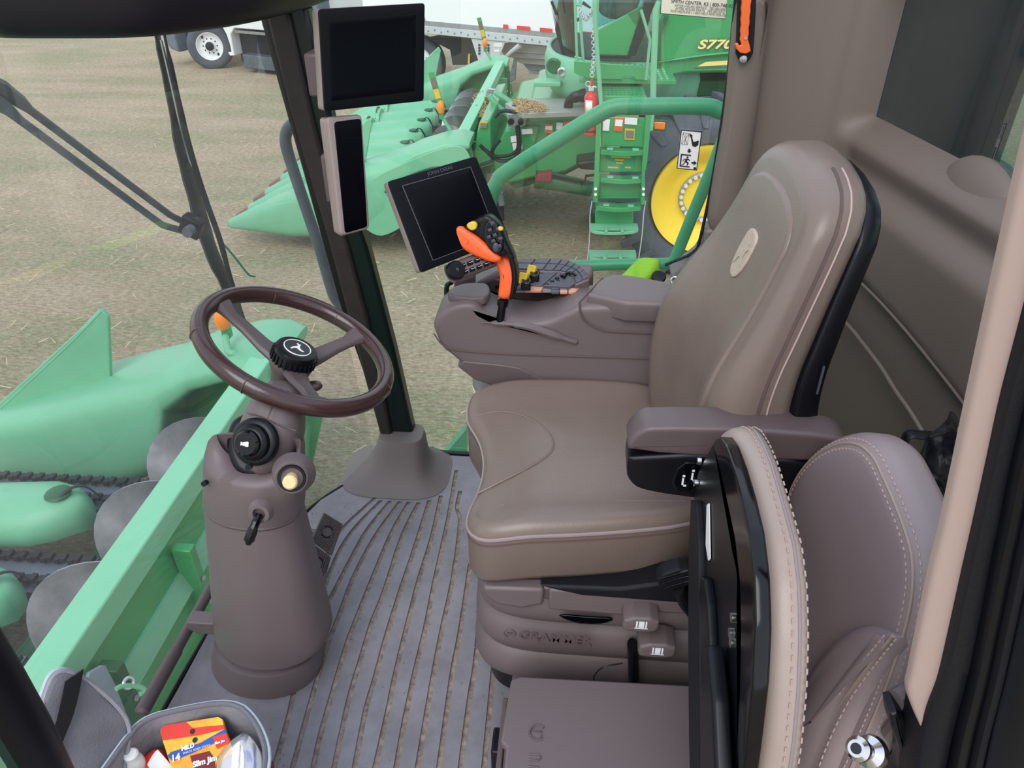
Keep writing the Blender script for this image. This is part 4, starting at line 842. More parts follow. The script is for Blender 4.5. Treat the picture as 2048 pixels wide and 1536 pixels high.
mpad([(637, 18), (850, 6), (848, 202), (649, 223)], 0, .005, .0015, 'bezel', 'bezel', mon, N=160, cr=.006)
mpad([(637, 18), (850, 6), (848, 202), (649, 223)], -.005, .046, .006, 'housing', 'housing', mon, N=160, cr=.006, rb=.012)
mpad([(658, 40), (832, 28), (830, 182), (663, 202)], .0006, .002, .0005, 'screen', 'screen', mon, N=120, rnd=0)
g = MB(); c = PL(660, 150, M1-MN*.045, MN); g.box(c+V((-.02, .05, 0)), (.05, .12, .08)); g.build('post_bracket', 'plasticd', mon, bevel=.005)
mo2 = thing('performance_monitor', 'narrow upright black monitor in taupe housing, below the large square monitor', 'monitor', P(680, 470, y=1.6))
M2, N2 = V((-.43, 1.5, 1.0)), V((.58, -.80, .12)).normalized()
mpad([(653, 235), (724, 229), (740, 458), (681, 473)], 0, .012, .005, 'front_frame', 'housing', mo2, M2, N2, N=140, cr=.01)
mpad([(649, 238), (722, 232), (738, 458), (679, 474)], -.013, .034, .003, 'housing', 'housing', mo2, M2, N2, N=120, cr=.008)
mpad([(668, 244), (722, 237), (735, 454), (690, 467)], .001, .003, .001, 'screen', 'screen', mo2, M2, N2, N=120, cr=.006)
g = MB(); c = PL(665, 360, M2-N2*.045, N2); g.box(c+V((-.0, .05, 0)), (.04, .1, .1)); g.build('post_bracket', 'plasticd', mo2, bevel=.005)
# ================================================================ small things in the cab
hk = thing('emergency_cutter', 'orange hooked emergency glass hammer in black holder on the rear right post', 'tool', P(1485, 110, y=1.78))
YK = 1.775
g = MB(); pxpad(g, [(1476, -30), (1514, -30), (1510, 60), (1505, 124), (1471, 122), (1474, 60)], (.33, YK, 1.3), (0, -1, 0), .012, .002, N=70, rnd=1); g.build('holder', 'blackm', hk)
edge = [(1484, -25), (1503, -25)]+[(1503-i*.9+(1.2 if i % 2 else 0), -10+i*11) for i in range(9)]+[(1500, 92), (1502, 103), (1492, 108), (1480, 106), (1473, 98), (1471, 89), (1476, 86), (1479, 92), (1484, 90), (1480, 80)]+[(1482+(i*.4)-(1.4 if i % 2 else 0), 72-i*11) for i in range(9)]
g = MB(); g.prism([P(u, v, y=YK-.012) for u, v in edge], (0, .012, 0)); g.build('handle', 'orange2', hk, bevel=.0018)
g = MB(); c = P(1491, 76, y=YK-.013); g.cyl(c, c+V((0, -.002, 0)), .003, n=12); g.build('screw', 'bolt', hk)
g = MB(); c = P(1487, 118, y=YK-.001); g.lathe(c, (0, -1, 0), [(0, .0085), (.003, .007), (.004, 0)], 20); g.build('stud', 'bolt', hk)
# window stickers
def sticker(name, label, px, y, m='paperw'):
    g = MB(); g.prism([P(u, v, y=y) for u, v in px], (0, .0008, 0)); o = g.build(name, m, smooth=False); tag(o, label, 'sticker'); return o
SY = 1.872
ex = sticker('exit_sticker', 'white upright emergency exit sticker with hammer and running figure pictograms on the side pane', [(1362, 259), (1404, 264), (1394, 341), (1353, 337)], SY)
org = P(1353, 337, y=SY-.0008); XR = (P(1394, 341, y=SY-.0008)-org); YU = (P(1362, 259, y=SY-.0008)-org)
def ek(polys, m='ink', nm='pictogram', o0=org, X=XR, Y=YU, parent=ex, d=.0006):
    g = MB()
    for p in polys: g.prism([o0+X*a+Y*b for a, b in p], (0, -d, 0))
    return g.build(nm, m, parent, smooth=False)
ek([[(0, 0), (1, 0), (1, .02), (0, .02)], [(0, .98), (1, .98), (1, 1), (0, 1)], [(0, 0), (.04, 0), (.04, 1), (0, 1)], [(.96, 0), (1, 0), (1, 1), (.96, 1)]], nm='border')
ek([[(.13, .06), (.62, .06), (.62, .09), (.19, .09), (.19, .36), (.62, .36), (.62, .39), (.13, .39)]], nm='door_pictogram')
ek([[(.42, .30), (.50, .30), (.50, .34), (.42, .34)], [(.30, .27), (.50, .29), (.60, .25), (.58, .23), (.49, .26), (.45, .22), (.56, .17), (.50, .10), (.46, .11), (.49, .16), (.38, .19), (.32, .12), (.22, .11), (.22, .13), (.30, .14), (.36, .22), (.38, .26), (.31, .25), (.27, .20), (.24, .21)], [(.68, .17), (.80, .17), (.80, .13), (.94, .19), (.80, .25), (.80, .21), (.68, .21)], [(.82, .02), (.94, .02), (.94, .08), (.82, .08)]], nm='running_figure')
ek([[(.46, .54), (.56, .54), (.56, .49), (.62, .49), (.51, .43), (.40, .49), (.46, .49)], [(.42, .93), (.58, .88), (.56, .84), (.66, .72), (.90, .77), (.90, .66), (.78, .60), (.62, .62), (.58, .70), (.50, .83), (.44, .86)]], nm='hammer_pictogram')
g = MB()
for a, b in (((.10, .64), (.12, .93)), ((.12, .93), (.40, .92)), ((.40, .92), (.38, .64)), ((.38, .64), (.10, .64)), ((.12, .93), (.38, .64)), ((.10, .64), (.40, .92)), ((.26, .93), (.25, .64))):
    g.tube([org+XR*a[0]+YU*a[1]+V((0, -.0006, 0)), org+XR*b[0]+YU*b[1]+V((0, -.0006, 0))], .0005, 4)
g.build('pane_pictogram', 'inkg', ex)
dl = sticker('dealer_sticker', 'cream dealer contact sticker with printed lines at the top of the side pane', [(1326, -70), (1463, -70), (1451, 38), (1321, 27)], SY, 'sticker')
o0 = P(1321, 27, y=SY-.0008); X = P(1451, 38, y=SY-.0008)-o0; Y = P(1326, -70, y=SY-.0008)-o0
g = MB(); q = [o0, o0+X, o0+X+Y, o0+Y]; g.tube(q+q[:1], .0007, 4); g.build('border', 'ink', dl)
for s_, a, b, h, m in (('SMITH CENTER, KS | 800-748-8273', .15, .245, .0098, 'ink'), ('AFTER HOURS SERVICE   785-282-0951', .21, .175, .0068, 'inkg'), ('AFTER HOURS PARTS   785-282-0715', .22, .115, .0068, 'inkg'), ('AMS HELPLINE | 1-855-HELP-AMS (435-7267)', .15, .055, .0068, 'inkg')):
    text(s_, h, o0+X*a+Y*b+V((0, -.0006, 0)), X, (0, 0, 1), m, dl, ext=.0001)
text('LandMark', .03, o0+X*.2+Y*.5+V((0, -.0006, 0)), X, (0, 0, 1), 'greend', dl, ext=.0001) if False else None
# small glass mark near the pillar foot
g = MB()
for k, (w_, v) in enumerate(((8, 893), (16, 901), (20, 905), (20, 909), (18, 913), (14, 917), (16, 921))):
    q = P(864-w_/2, v, y=1.872), P(864+w_/2, v, y=1.872), P(864+w_/2, v+1.6, y=1.872), P(864-w_/2, v+1.6, y=1.872); g.prism(q, (0, .0004, 0))
tag(g.build('glass_etching', 'inkg', smooth=False), 'tiny printed maker mark at the foot of the side pane', 'marking')
# lime cloth behind the console
cl = MB(); rows = []
base = [(1212, 560), (1240, 548), (1262, 532), (1280, 522), (1300, 513), (1316, 514), (1318, 530), (1310, 562)]
for j in range(7):
    t = j/6; row = []
    for i, (u, v) in enumerate(base):
        a = P(u, v, y=1.79); b2 = P(u+6*math.sin(i), 566, y=1.74); p = a.lerp(b2, t)+V((0, -.012*math.sin(i*1.7+t*3)-.01*math.sin(PI*t), .003*math.cos(i*2)))
        row.append(p)
    rows.append(spl(row, 4))
cl.loft(rows, False, False); o = cl.build('folded_cloth', 'clothg', solid=.006, sub=1, ang=180); tag(o, 'crumpled lime green work cloth on the ledge behind the console lid', 'cloth')
# black bag hanging behind passenger seat
bg_ = thing('hanging_bag', 'black crumpled bag with a loop handle hanging on the rear wall', 'bag', P(1860, 1000, y=.98))
def blob(px, y, T, nm, m, parent, amp=.0035, **k):
    g = MB(); f, ab = pxpad(g, px, (.5, y, .8), (-.3, -.95, 0), T, T*.45, **k)
    for i, v in enumerate(g.v):
        g.v[i] = v+V((math.sin(v.z*90+v.x*70)*amp, math.sin(v.x*110+v.z*60+v.y*80)*amp*1.3, math.sin(v.x*80)*amp*.6))
    return g.build(nm, m, parent, ang=80)
blob([(1850, 905), (1895, 870), (1915, 842), (1930, 875), (1935, 930), (1925, 1000), (1900, 1060), (1880, 1040), (1855, 1000), (1838, 955)], 1.0, .05, 'pouch', 'bagb', bg_, N=90)
g = MB(); g.tube([P(1800, 945, y=1.02), P(1812, 875, y=1.03), P(1840, 870, y=1.03), P(1875, 872, y=1.03)], .012, 8, smooth=5, flat=.4); g.tube([P(1798, 940, y=1.0), P(1840, 960, y=1.0), P(1880, 1000, y=1.0)], .013, 8, smooth=4, flat=.4); g.build('handle', 'rubber', bg_)
g = MB(); g.tube([P(1848, 960, y=.97), P(1868, 955, y=.965), P(1890, 975, y=.965), P(1885, 1005, y=.965), P(1860, 1005, y=.965), P(1848, 985, y=.97)], .006, 8, smooth=4); g.build('side_flap', 'bagb', bg_)
# chrome striker pin
sk = thing('door_striker', 'chrome door striker pin on a black block by the door post', 'striker', P(1790, 1500, y=.52))
a_, b_ = P(1712, 1497, y=.47), P(1800, 1518, y=.52); ax = (b_-a_).normalized()
g = MB(); g.lathe(a_, ax, [(0, .0085), (.004, .0125), (.010, .0125), (.014, .0085), (.030, .0085), (.032, .011), (.036, .016), (.044, .018), (.048, .017), (.052, .012), (.066, .011)], 32); g.build('pin', 'chrome', sk)
g = MB(); g.cyl(a_-ax*.0005, a_+ax*.002, .0055); g.build('hex_socket', 'dark', sk)
g = MB(); pxpad(g, [(1775, 1432), (1800, 1425), (1842, 1470), (1838, 1600), (1770, 1600), (1810, 1530)], (.36, .53, .7), (0, -1, 0), .03, .006, N=50, rnd=1); g.build('block', 'black', sk)
# ================================================================ lunch cooler and contents
co = thing('lunch_cooler', 'soft grey lined lunch cooler standing open on the cab floor by the door', 'cooler', (-.58, .65, 0))
rim = [(-.715, .70), (-.70, .727), (-.64, .75), (-.584, .766), (-.545, .764), (-.515, .745), (-.485, .715), (-.462, .68), (-.452, .64), (-.455, .58), (-.50, .54), (-.68, .55), (-.73, .60)]
def cres(sc, z, N=80):
    c = V((-.585, .66)); p = resample(chaikin([V(q) for q in rim], 1), N); return [V((c.x+(q.x-c.x)*sc, c.y+(q.y-c.y)*sc, z)) for q in p]
g = MB(); g.loft([cres(.93, .01), cres(.98, .03), cres(1.0, .15), cres(1.0, .295), cres(.985, .303), cres(.955, .300)], cap=False); g.loft([cres(.0, .012), cres(.93, .01)], cap=False); g.build('outer_wall', 'redd', co)
g = MB(); g.loft([cres(.955, .3005), cres(.93, .26), cres(.90, .15), cres(.88, .06), cres(.5, .05), cres(.01, .05)], cap=False)
for i, v in enumerate(g.v):
    if v.z < .29: g.v[i] = v+V((.006*math.sin(v.y*60+v.z*30), .006*math.sin(v.x*70), 0))
g.build('lining', 'greyf', co, ang=80)
for sc, z, r, m in ((1.0, .300, .004, 'piping'), (.955, .303, .0045, 'greyfd'), (.975, .304, .0015, 'black')):
    g = MB(); q = cres(sc, z); g.tube(q+q[:1], r, 8); g.build('rim_binding', m, co)
# lid standing open on the left
LP0, LN = V((-.725, .66, .30)), V((.80, -.45, .38)).normalized()
def lpad(px, off, T, r, nm, m, parent=co, **k):
    g = MB(); f, ab = pxpad(g, px, LP0+LN*off, LN, T, r, **k); return g, f
lpx = [(58, 1500), (80, 1430), (97, 1370), (112, 1346), (135, 1340), (175, 1360), (225, 1400), (254, 1435), (262, 1465), (256, 1500), (240, 1600), (50, 1600)]
g, f = lpad(lpx, 0, .022, .006, 'l', 'greyfd', N=110, rnd=2, dome=-.004)
for i, v in enumerate(g.v):
    d = (v-LP0).dot(LN)
    if d > -.012: g.v[i] = v+LN*(.0035*math.sin(v.x*90+v.z*20)+.003*math.sin(v.z*70+v.y*50))
ldn = g.build('lid', 'greyfd', co, ang=80); ol = [p+LN*.004 for p in g.outer]
g = MB(); g.tube(ol+ol[:1], .004, 8); g.build('lid_binding', 'greyf', ldn)
g = MB(); q = [p-LN*.014 for p in ol]; g.tube(q+q[:1], .0035, 8); g.build('lid_binding', 'piping', ldn)
g = MB(); g.pad([(0, 0), (1, 0), (1, 1), (0, 1)], lambda a, b, w: V((0, 0, 0)), .01, .001) if False else None
sx_ = [PL(u, v, LP0+LN*.010, LN) for u, v in [(148, 1350), (138, 1400), (125, 1448), (108, 1490), (90, 1545), (80, 1590)]]
rt = LN.cross(V((0, 0, 1))).normalized()
g = MB(); g.loft([[p-rt*.015, p+rt*.015, p+rt*.015+LN*.004, p-rt*.015+LN*.004] for p in spl(sx_, 4)]); g.build('strap', 'black', ldn)
# snack carton
def cq(u, v, z): return P(u, v, z=z)
SP0 = V((-.575, .66, .25)); SN = V((.05, -.35, .93)).normalized()
sn = thing('snack_pouch', 'red, yellow and blue snack stick pouch reading 14 mild inside the lunch cooler', 'snack pack', SP0-SN*.02)
def sq(u, v, o=0): return PL(u, v, SP0+SN*o, SN)
def spoly(px, off, T, nm, m, parent=sn): g = MB(); g.prism([sq(u, v, off) for u, v in px], SN*-T); return g.build(nm, m, parent, smooth=False)
spoly([(321, 1462), (324, 1454), (332, 1450), (436, 1434), (444, 1438), (450, 1460), (466, 1500), (480, 1560), (368, 1600), (352, 1560), (338, 1520), (325, 1480)], 0, .012, 'pouch', 'snacky')
spoly([(321.5, 1462), (324, 1454), (332, 1450), (372, 1444), (385, 1456), (420, 1452), (447, 1450), (449, 1458), (400, 1470), (325, 1481)], .0008, .001, 'red_band', 'snackr')
spoly([(334, 1512), (342, 1504), (400, 1486), (450, 1458), (456, 1474), (420, 1490), (380, 1508), (345, 1522)], .0014, .001, 'blue_band', 'snackb')
spoly([(425, 1474), (452, 1466), (460, 1485), (434, 1498)], .0022, .0015, 'corner_flash', 'snackr')
spoly([(380, 1512), (418, 1502), (428, 1516), (432, 1545), (395, 1560)], .0018, .0012, 'brand_panel', 'redd')
for u, v in ((385, 1463), (390, 1480)):
    g = MB(); c = sq(u, v, .001); g.cyl(c, c+SN*.001, .0042, n=16); g.build('punch_hole', 'ink', sn)
XR_ = sq(420, 1494, 0)-sq(345, 1518, 0); YU_ = SN.cross(XR_)
text('14', .0155, sq(342, 1525, .003), XR_, YU_, 'white', sn, bold=.0006)
text('MILD', .0095, sq(363, 1502, .003), XR_, YU_, 'white', sn, bold=.0005)
text('SNACK SIZED STICKS', .0048, sq(366, 1509, .003), XR_, YU_, 'white', sn)
text('Slim Jim', .0125, sq(386, 1535, .0032), XR_, YU_, 'white', sn, bold=.0006)
text('Slim Jim', .0052, sq(430, 1489, .0035), XR_, YU_, 'white', sn, bold=.0003)
# red chip bag, white bottle, clear bag
rb2 = thing('red_snack_bag', 'crinkled dark red snack bag with a grey nutrition label beside the snack pouch', 'snack pack', P(300, 1530, z=.2))
def crumple(px, p0, n, T, nm, m, parent, amp=.004, fr_k=80, **k):
    g = MB(); pxpad(g, px, p0, n, T, T*.4, **k)
    for i, v in enumerate(g.v): g.v[i] = v+V((math.sin(v.y*fr_k+v.x*fr_k*.7)*amp, 0, math.sin(v.x*fr_k*1.2+v.y*fr_k*.5)*amp))
    return g.build(nm, m, parent, ang=40)
crumple([(276, 1518), (290, 1504), (318, 1494), (338, 1520), (350, 1560), (330, 1600), (285, 1600), (272, 1550)], (-.63, .64, .22), (.1, -.4, .9), .03, 'bag', 'snackr', rb2, N=60)
crumple([(292, 1527), (318, 1500), (350, 1536), (355, 1570), (330, 1590)], (-.63, .64, .226), (.1, -.4, .9), .002, 'nutrition_label', 'paperw', rb2, N=40, rnd=0, amp=.003)
wb = MB(); c = P(256, 1525, z=.25); wb.lathe(c-V((0, 0, .1)), (.1, 0, 1), [(0, .018), (.10, .018), (.115, .014), (.118, .012), (.128, .012), (.131, .009), (.131, 0)]); tag(wb.build('white_bottle', 'paperw'), 'small white capped bottle in the left end of the lunch cooler', 'bottle')
cbg = thing('clear_plastic_bag', 'clear plastic bag with blue packet in the right end of the lunch cooler', 'bag', P(490, 1530, z=.2))
crumple([(430, 1520), (450, 1490), (475, 1465), (490, 1470), (505, 1490), (512, 1510), (508, 1600), (430, 1600)], (-.50, .64, .27), (0, -.5, .85), .03, 'film', 'film', cbg, N=60, amp=.005, fr_k=60)
crumple([(470, 1500), (500, 1494), (512, 1500), (512, 1600), (478, 1600)], (-.50, .65, .235), (0, -.5, .85), .014, 'blue_packet', 'snackb', cbg, N=40, amp=.002)
crumple([(440, 1518), (482, 1512), (490, 1600), (440, 1600)], (-.50, .65, .245), (0, -.5, .85), .004, 'paper_sheet', 'paperw', cbg, N=40, amp=.002)
# ================================================================ corn headers (ours in front of the cab, one on the next combine)
def header(BX, YC, HL, rows, label, marker_lbl, near_end_flag, seed):
    rnd = random.Random(seed); t = thing('corn_header', label, 'corn header', (BX, YC, GZ))
    y0, y1 = YC-HL, YC+HL
    def X(x): return BX+x
    g = MB(); g.bb((X(-.065), y0-.0, -.83), (X(.065), y1+.0, -.70)); g.build('top_beam', 'greenb', t, bevel=.008)
    g = MB(); g.prism([(X(.0), y0, -.83), (X(.05), y0, -.83), (X(.12), y0, -1.35), (X(.02), y0, -1.85), (X(-.02), y0, -1.85), (X(.06), y0, -1.35)], (0, 2*HL, 0)); bs = g.build('back_sheet', 'green', t)
    g = MB(); g.prism([(X(.05), y0, -1.0), (X(.085), y0, -1.0), (X(.12), y0, -1.1), (X(.085), y0, -1.12)], (0, 2*HL, 0)); g.build('back_rib', 'greenl', t)
    for k in range(int(HL*2/.6)):
        yy = y0+.35+k*.6; g = MB(); g.bb((X(.075), yy, -1.6), (X(.16), yy+.05, -.86)); g.build('upright', 'greend' if k % 2 else 'green', t, bevel=.005)
        g = MB()
        for zz in (-1.5, -1.35, -1.2, -1.05): g.cyl((X(.165), yy+.025, zz), (X(.172), yy+.025, zz), .012, n=8)
        g.build('upright_bolts', 'bolt', t)
    g = MB(); g.prism([(X(-.45), y0, -1.72), (X(-.9), y0, -1.62), (X(-.9), y0, -1.68), (X(-.5), y0, -1.80), (X(.0), y0, -1.86), (X(.0), y0, -1.80)], (0, 2*HL, 0)); g.build('trough', 'greend', t)
    # auger
    AX, AZ = X(-.44), -1.36
    g = MB(); g.cyl((AX, y0+.05, AZ), (AX, y1-.05, AZ), .10, n=28); g.build('auger_tube', 'auger', t)
    for hand, ya, yb in ((1, y0+.12, YC-.05), (-1, YC+.05, y1-.12)):
        g = MB(); n = int((yb-ya)/.575*28); rings = []
        for k in range(n+1):
            a = hand*2*PI*k/28+(.6 if hand > 0 else 2.2); y = ya+(yb-ya)*k/n; c, s_ = math.cos(a), math.sin(a)
            rings.append([V((AX+.10*c, y, AZ+.10*s_)), V((AX+.285*c, y, AZ+.285*s_)), V((AX+.285*c, y+.008, AZ+.285*s_)), V((AX+.10*c, y+.008, AZ+.10*s_))])
        g.loft(rings); g.build('auger_flight', 'auger', t, ang=50)
    # row units: hoods, snouts, tips, chains
    sp_y = rows[1]-rows[0]; nrow = len(rows)+1
    for yc in rows:
        hw = .215
        def sec(x, z, w_, h_):   # arch section
            return [V((X(x), yc+w_*math.sin(a), z-h_+h_*math.cos(a)*1.0)) for a in [-PI*.5+PI*j/14 for j in range(15)]]+[V((X(x), yc+w_*.9, z-h_-.05)), V((X(x), yc-w_*.9, z-h_-.05))]
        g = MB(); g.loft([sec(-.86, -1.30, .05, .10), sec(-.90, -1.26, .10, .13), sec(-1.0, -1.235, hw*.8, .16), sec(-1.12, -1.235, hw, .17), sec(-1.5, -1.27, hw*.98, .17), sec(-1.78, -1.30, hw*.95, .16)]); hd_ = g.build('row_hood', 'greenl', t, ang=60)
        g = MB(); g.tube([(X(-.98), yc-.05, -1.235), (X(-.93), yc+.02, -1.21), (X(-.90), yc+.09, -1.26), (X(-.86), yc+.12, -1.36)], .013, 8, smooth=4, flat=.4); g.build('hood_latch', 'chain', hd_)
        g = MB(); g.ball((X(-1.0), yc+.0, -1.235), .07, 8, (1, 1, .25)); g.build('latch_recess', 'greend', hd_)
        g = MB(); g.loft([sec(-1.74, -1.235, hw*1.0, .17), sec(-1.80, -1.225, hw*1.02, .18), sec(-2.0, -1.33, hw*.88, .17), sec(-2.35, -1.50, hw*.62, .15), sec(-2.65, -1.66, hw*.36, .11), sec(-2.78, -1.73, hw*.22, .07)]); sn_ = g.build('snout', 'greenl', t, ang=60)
        g = MB(); g.tube([(X(-1.79), yc+w_*.98, -1.40+.19*math.cos(w_/hw*1.35)) for w_ in [(-.2+.4*j/10) for j in range(11)]], .012, 6); g.build('arch_lip', 'greend', sn_)
        g = MB(); g.loft([sec(-2.76, -1.73, hw*.22, .07), sec(-2.86, -1.79, hw*.16, .05), sec(-2.97, -1.86, .01, .02)]); g.build('snout_tip', 'tip', t)
    for k in range(nrow):
        yc = rows[0]+(k-.5)*sp_y; g = MB(); g.bb((X(-2.0), yc-.13, -1.62), (X(-.75), yc+.13, -1.52)); dk = g.build('row_deck', 'greyt', t)
        for s_ in (-1, 1):
            g = MB()
            for j in range(34):
                x = -2.0+j*.038; g.box((X(x), yc+s_*.075, -1.485+.012*(j % 2)), (.028, .045, .03))
            g.build('gathering_chain', 'chain', t, smooth=False)
    # end shields
    for sd, ye in ((1, y1), (-1, y0)):
        yi = ye-.10*sd; W_ = .40
        def esec(x, zt, zb, w_, e=.7):
            w_ = w_+.22*min(1, max(0, (x+2.9)/1.5)); c = V((X(x), yi-sd*.22*min(1, max(0, (x+2.9)/1.5))+sd*w_/2, (zt+zb)/2)); hz, hy = (zt-zb)/2, w_/2
            return [c+V((0, hy*math.copysign(abs(math.cos(a))**e, math.cos(a)), hz*math.copysign(abs(math.sin(a))**e, math.sin(a)))) for a in [2*PI*j/40 for j in range(40)]]
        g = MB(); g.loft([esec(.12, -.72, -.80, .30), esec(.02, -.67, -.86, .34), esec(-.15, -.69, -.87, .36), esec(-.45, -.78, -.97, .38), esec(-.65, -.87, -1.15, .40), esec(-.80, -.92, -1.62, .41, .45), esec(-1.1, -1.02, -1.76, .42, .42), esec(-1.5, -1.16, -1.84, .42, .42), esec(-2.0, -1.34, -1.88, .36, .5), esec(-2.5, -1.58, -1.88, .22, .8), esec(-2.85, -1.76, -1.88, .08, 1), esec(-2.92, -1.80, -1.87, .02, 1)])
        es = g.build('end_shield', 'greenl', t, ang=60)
        g = MB(); yo = yi+sd*.05; g.prism([(X(-1.02), yo, -.55), (X(-.99), yo, -.60), (X(-1.12), yo, -1.08), (X(-2.1), yo, -1.40)], (0, sd*.03, 0)); g.build('ear_panel', 'greenl', t, bevel=.008)
        g = MB(); g.tube([(X(-1.02), yo+sd*.015, -.56), (X(-1.30), yo+sd*.015, -.80), (X(-2.0), yo+sd*.015, -1.36)], .018, 8); g.build('ear_rim', 'greenl', t)
        g = MB(); g.prism([(X(.10), ye, -.72), (X(-.1), ye, -.80), (X(-.50), ye, -.92), (X(-.8), ye, -1.3), (X(-.8), ye, -1.78), (X(.02), ye, -1.86), (X(.2), ye, -1.3)], (0, sd*.02, 0)); g.build('end_plate', 'green', t, bevel=.004)
        if sd < 0:   # outer skin of the shield seen on the side facing the camera
            g = MB(); g.prism([V((X(q.x), ye-.31, q.y)) for q in chaikin([(.12, -.74), (-.10, -.72), (-.6, -.93), (-1.0, -1.12), (-1.25, -1.5), (-1.0, -1.80), (-.75, -1.72), (-.35, -1.42), (.02, -1.22), (.16, -1.0)], 2)], (0, .02, 0)); g.build('side_skin', 'greenl', t, bevel=.006)
            g = MB(); g.tube([(X(-.05), ye-.325, -.95), (X(-.3), ye-.325, -.97), (X(-.7), ye-.325, -1.13), (X(-.82), ye-.325, -1.25)], .010, 6, smooth=6); g.build('skin_crease', 'greend', t)
        # folding marker lamp stalk
        mk = thing('marker_lamp', marker_lbl[0 if sd > 0 else 1], 'marker lamp', (X(-.06), ye-.12*sd, -.70)); yk = ye-.22*sd
        g = MB(); g.tube([(X(-.10), yk, -.86), (X(-.16), yk, -.72), (X(-.20), yk, -.70), (X(-.23), yk+.05*sd, -.66), (X(-.24), yk+.08*sd, -.64)] if sd > 0 and near_end_flag else [(X(-.10), yk, -.80), (X(-.16), yk, -.68), (X(-.24), yk, -.55)], .020, 10, smooth=4); g.build('stalk', 'greenl', mk)
        tp_ = V((X(-.24), yk+.10*sd, -.63)) if sd > 0 and near_end_flag else V((X(-.24), yk, -.55))
        g = MB(); g.box(tp_+V((0, 0, .02)), (.05, .05, .10)); g.build('mount', 'green', mk, bevel=.008)
        g = MB(); g.ball(tp_+V((-.0, -.02, .10)), .055, 8, (.8, .8, 1.4)); g.build('amber_lens', 'amber', mk)
        if not near_end_flag:
            R_ = Matrix.Rotation(-.25, 3, 'Y')
            g = MB(); g.box(tp_+V((-.05, .0, .30)), (.07, .012, .34), R_); g.build('marker_blade', 'green', mk, bevel=.02)
            g = MB(); g.box(tp_+V((-.035, -.010, .24)), (.06, .004, .10), R_); g.build('yellow_reflector', 'yellowk', mk)
            g = MB(); g.box(tp_+V((-.065, -.010, .35)), (.06, .004, .10), R_); g.build('red_reflector', 'tip', mk)
        else:
            g = MB(); g.box((X(-.11), yk+.02*sd, -.74), (.16, .12, .01)); g.build('mount_plate', 'greenb', mk)
    # crop trash caught on the header
    g = MB()
    for k in range(60):
        c = V((X(rnd.uniform(-.7, -.1)), rnd.uniform(y0+.1, y1-.1), -1.70+rnd.uniform(0, .05))); d = V((rnd.uniform(-1, 1), rnd.uniform(-1, 1), rnd.uniform(-.2, .5))).normalized()*rnd.uniform(.04, .14); g.tube([c, c+d*.5+V((0, 0, .01)), c+d], [.003, .008, .002], 5)
    tr = g.build('corn_trash', 'trash', t); tr['kind'] = 'stuff'
    return t
header(-1.73, 1.02, 2.78, [2.9-.63*k for k in range(6)][::-1], 'pale green corn header of our own machine, in front of the windscreen', ['bent green marker lamp stalk with amber lens seen through the steering wheel', 'amber marker lamp at the camera side end of our own corn header'], True, 3)
header(-1.25, 10.72, 2.40, [8.78+.60*k for k in range(7)], 'green corn header on the neighbouring combine with pointed snouts and steel auger', ['orange and yellow marker lamp blade on the far end of the neighbouring corn header', 'orange and yellow marker lamp blade on the near end of the neighbouring corn header'], False, 5)
# tall stalk of trash and spare bracket on our header
hb_ = thing('header_bracket', 'grey pointed steel plate with a green hook on the back of our own corn header', 'bracket', (-1.45, 1.25, -1.2))
g = MB(); pxpad(g, [(180, 1345), (210, 1328), (232, 1370), (258, 1440), (240, 1500), (150, 1500), (150, 1420)], (-1.50, 1.2, -1.0), (1, -.3, .5), .02, .003, N=50, rnd=0); g.build('plate', 'pine', hb_)
g = MB(); g.tube([PL(u, v, (-1.45, 1.2, -1.0), (1, -.3, .5)) for u, v in [(232, 1378), (245, 1372), (268, 1372), (285, 1376), (290, 1383), (280, 1388)]], .009, 8, smooth=4); g.build('hook', 'greenl', hb_)
g = MB(); g.torus(PL(257, 1366, (-1.45, 1.2, -1.0), (1, -.3, .5)), (1, -.3, .5), .018, .006, 20, 6); g.build('eyelet', 'bolt', hb_)
# ================================================================ wiper outside the windscreen
def W(u, v, k=1.06):
    """point just outside the windscreen: plan of the bowed pane pushed out"""
    r = ray(u, v); best = None
    for i in range(len(A)-1):
        for t in range(8):
            a0, a1, c0_, c1_ = A[i], A[i+1], B[i], B[i+1]
            q00, q10, q01, q11 = a0.lerp(c0_, t/8), a1.lerp(c1_, t/8), a0.lerp(c0_, (t+1)/8), a1.lerp(c1_, (t+1)/8)
            n = (q10-q00).cross(q01-q00); dn = r.dot(n)
            if abs(dn) < 1e-9: continue
            s_ = (q00-EYE).dot(n)/dn; p = EYE+r*s_
            e1, e2 = (q10-q00), (q01-q00); x, y = (p-q00).dot(e1)/e1.length_squared, (p-q00).dot(e2)/e2.length_squared
            if -.05 <= x <= 1.05 and -.05 <= y <= 1.05 and s_ > 0: return EYE+r*(s_*k)
    return P(u, v, x=-.98*k/1.05)
wp = thing('windscreen_wiper', 'black windscreen wiper outside the windscreen with upright blade and two long parallel arms', 'wiper', W(400, 455))
def Wn(u, v): return P(u, v, x=-1.02) if u < 300 else W(u, v, 1.07)
g = MB(); g.tube([P(-60, 150, x=-1.03), P(0, 175, x=-1.02), P(40, 203, x=-1.01), P(60, 220, x=-1.0), W(340, 430, 1.09), W(362, 441, 1.09), W(385, 447, 1.08)], [.016, .016, .013, .008, .008, .008, .008], 10); g.build('upper_arm', 'pine' if 0 else 'mirror', wp)
g = MB(); g.tube([P(-60, 175, x=-1.03), P(0, 208, x=-1.02), P(20, 222, x=-1.01), P(40, 240, x=-1.0), W(300, 432, 1.09), W(325, 450, 1.09), W(366, 462, 1.08)], [.014, .014, .011, .008, .008, .008, .008], 10); g.build('lower_arm', 'mirror', wp)
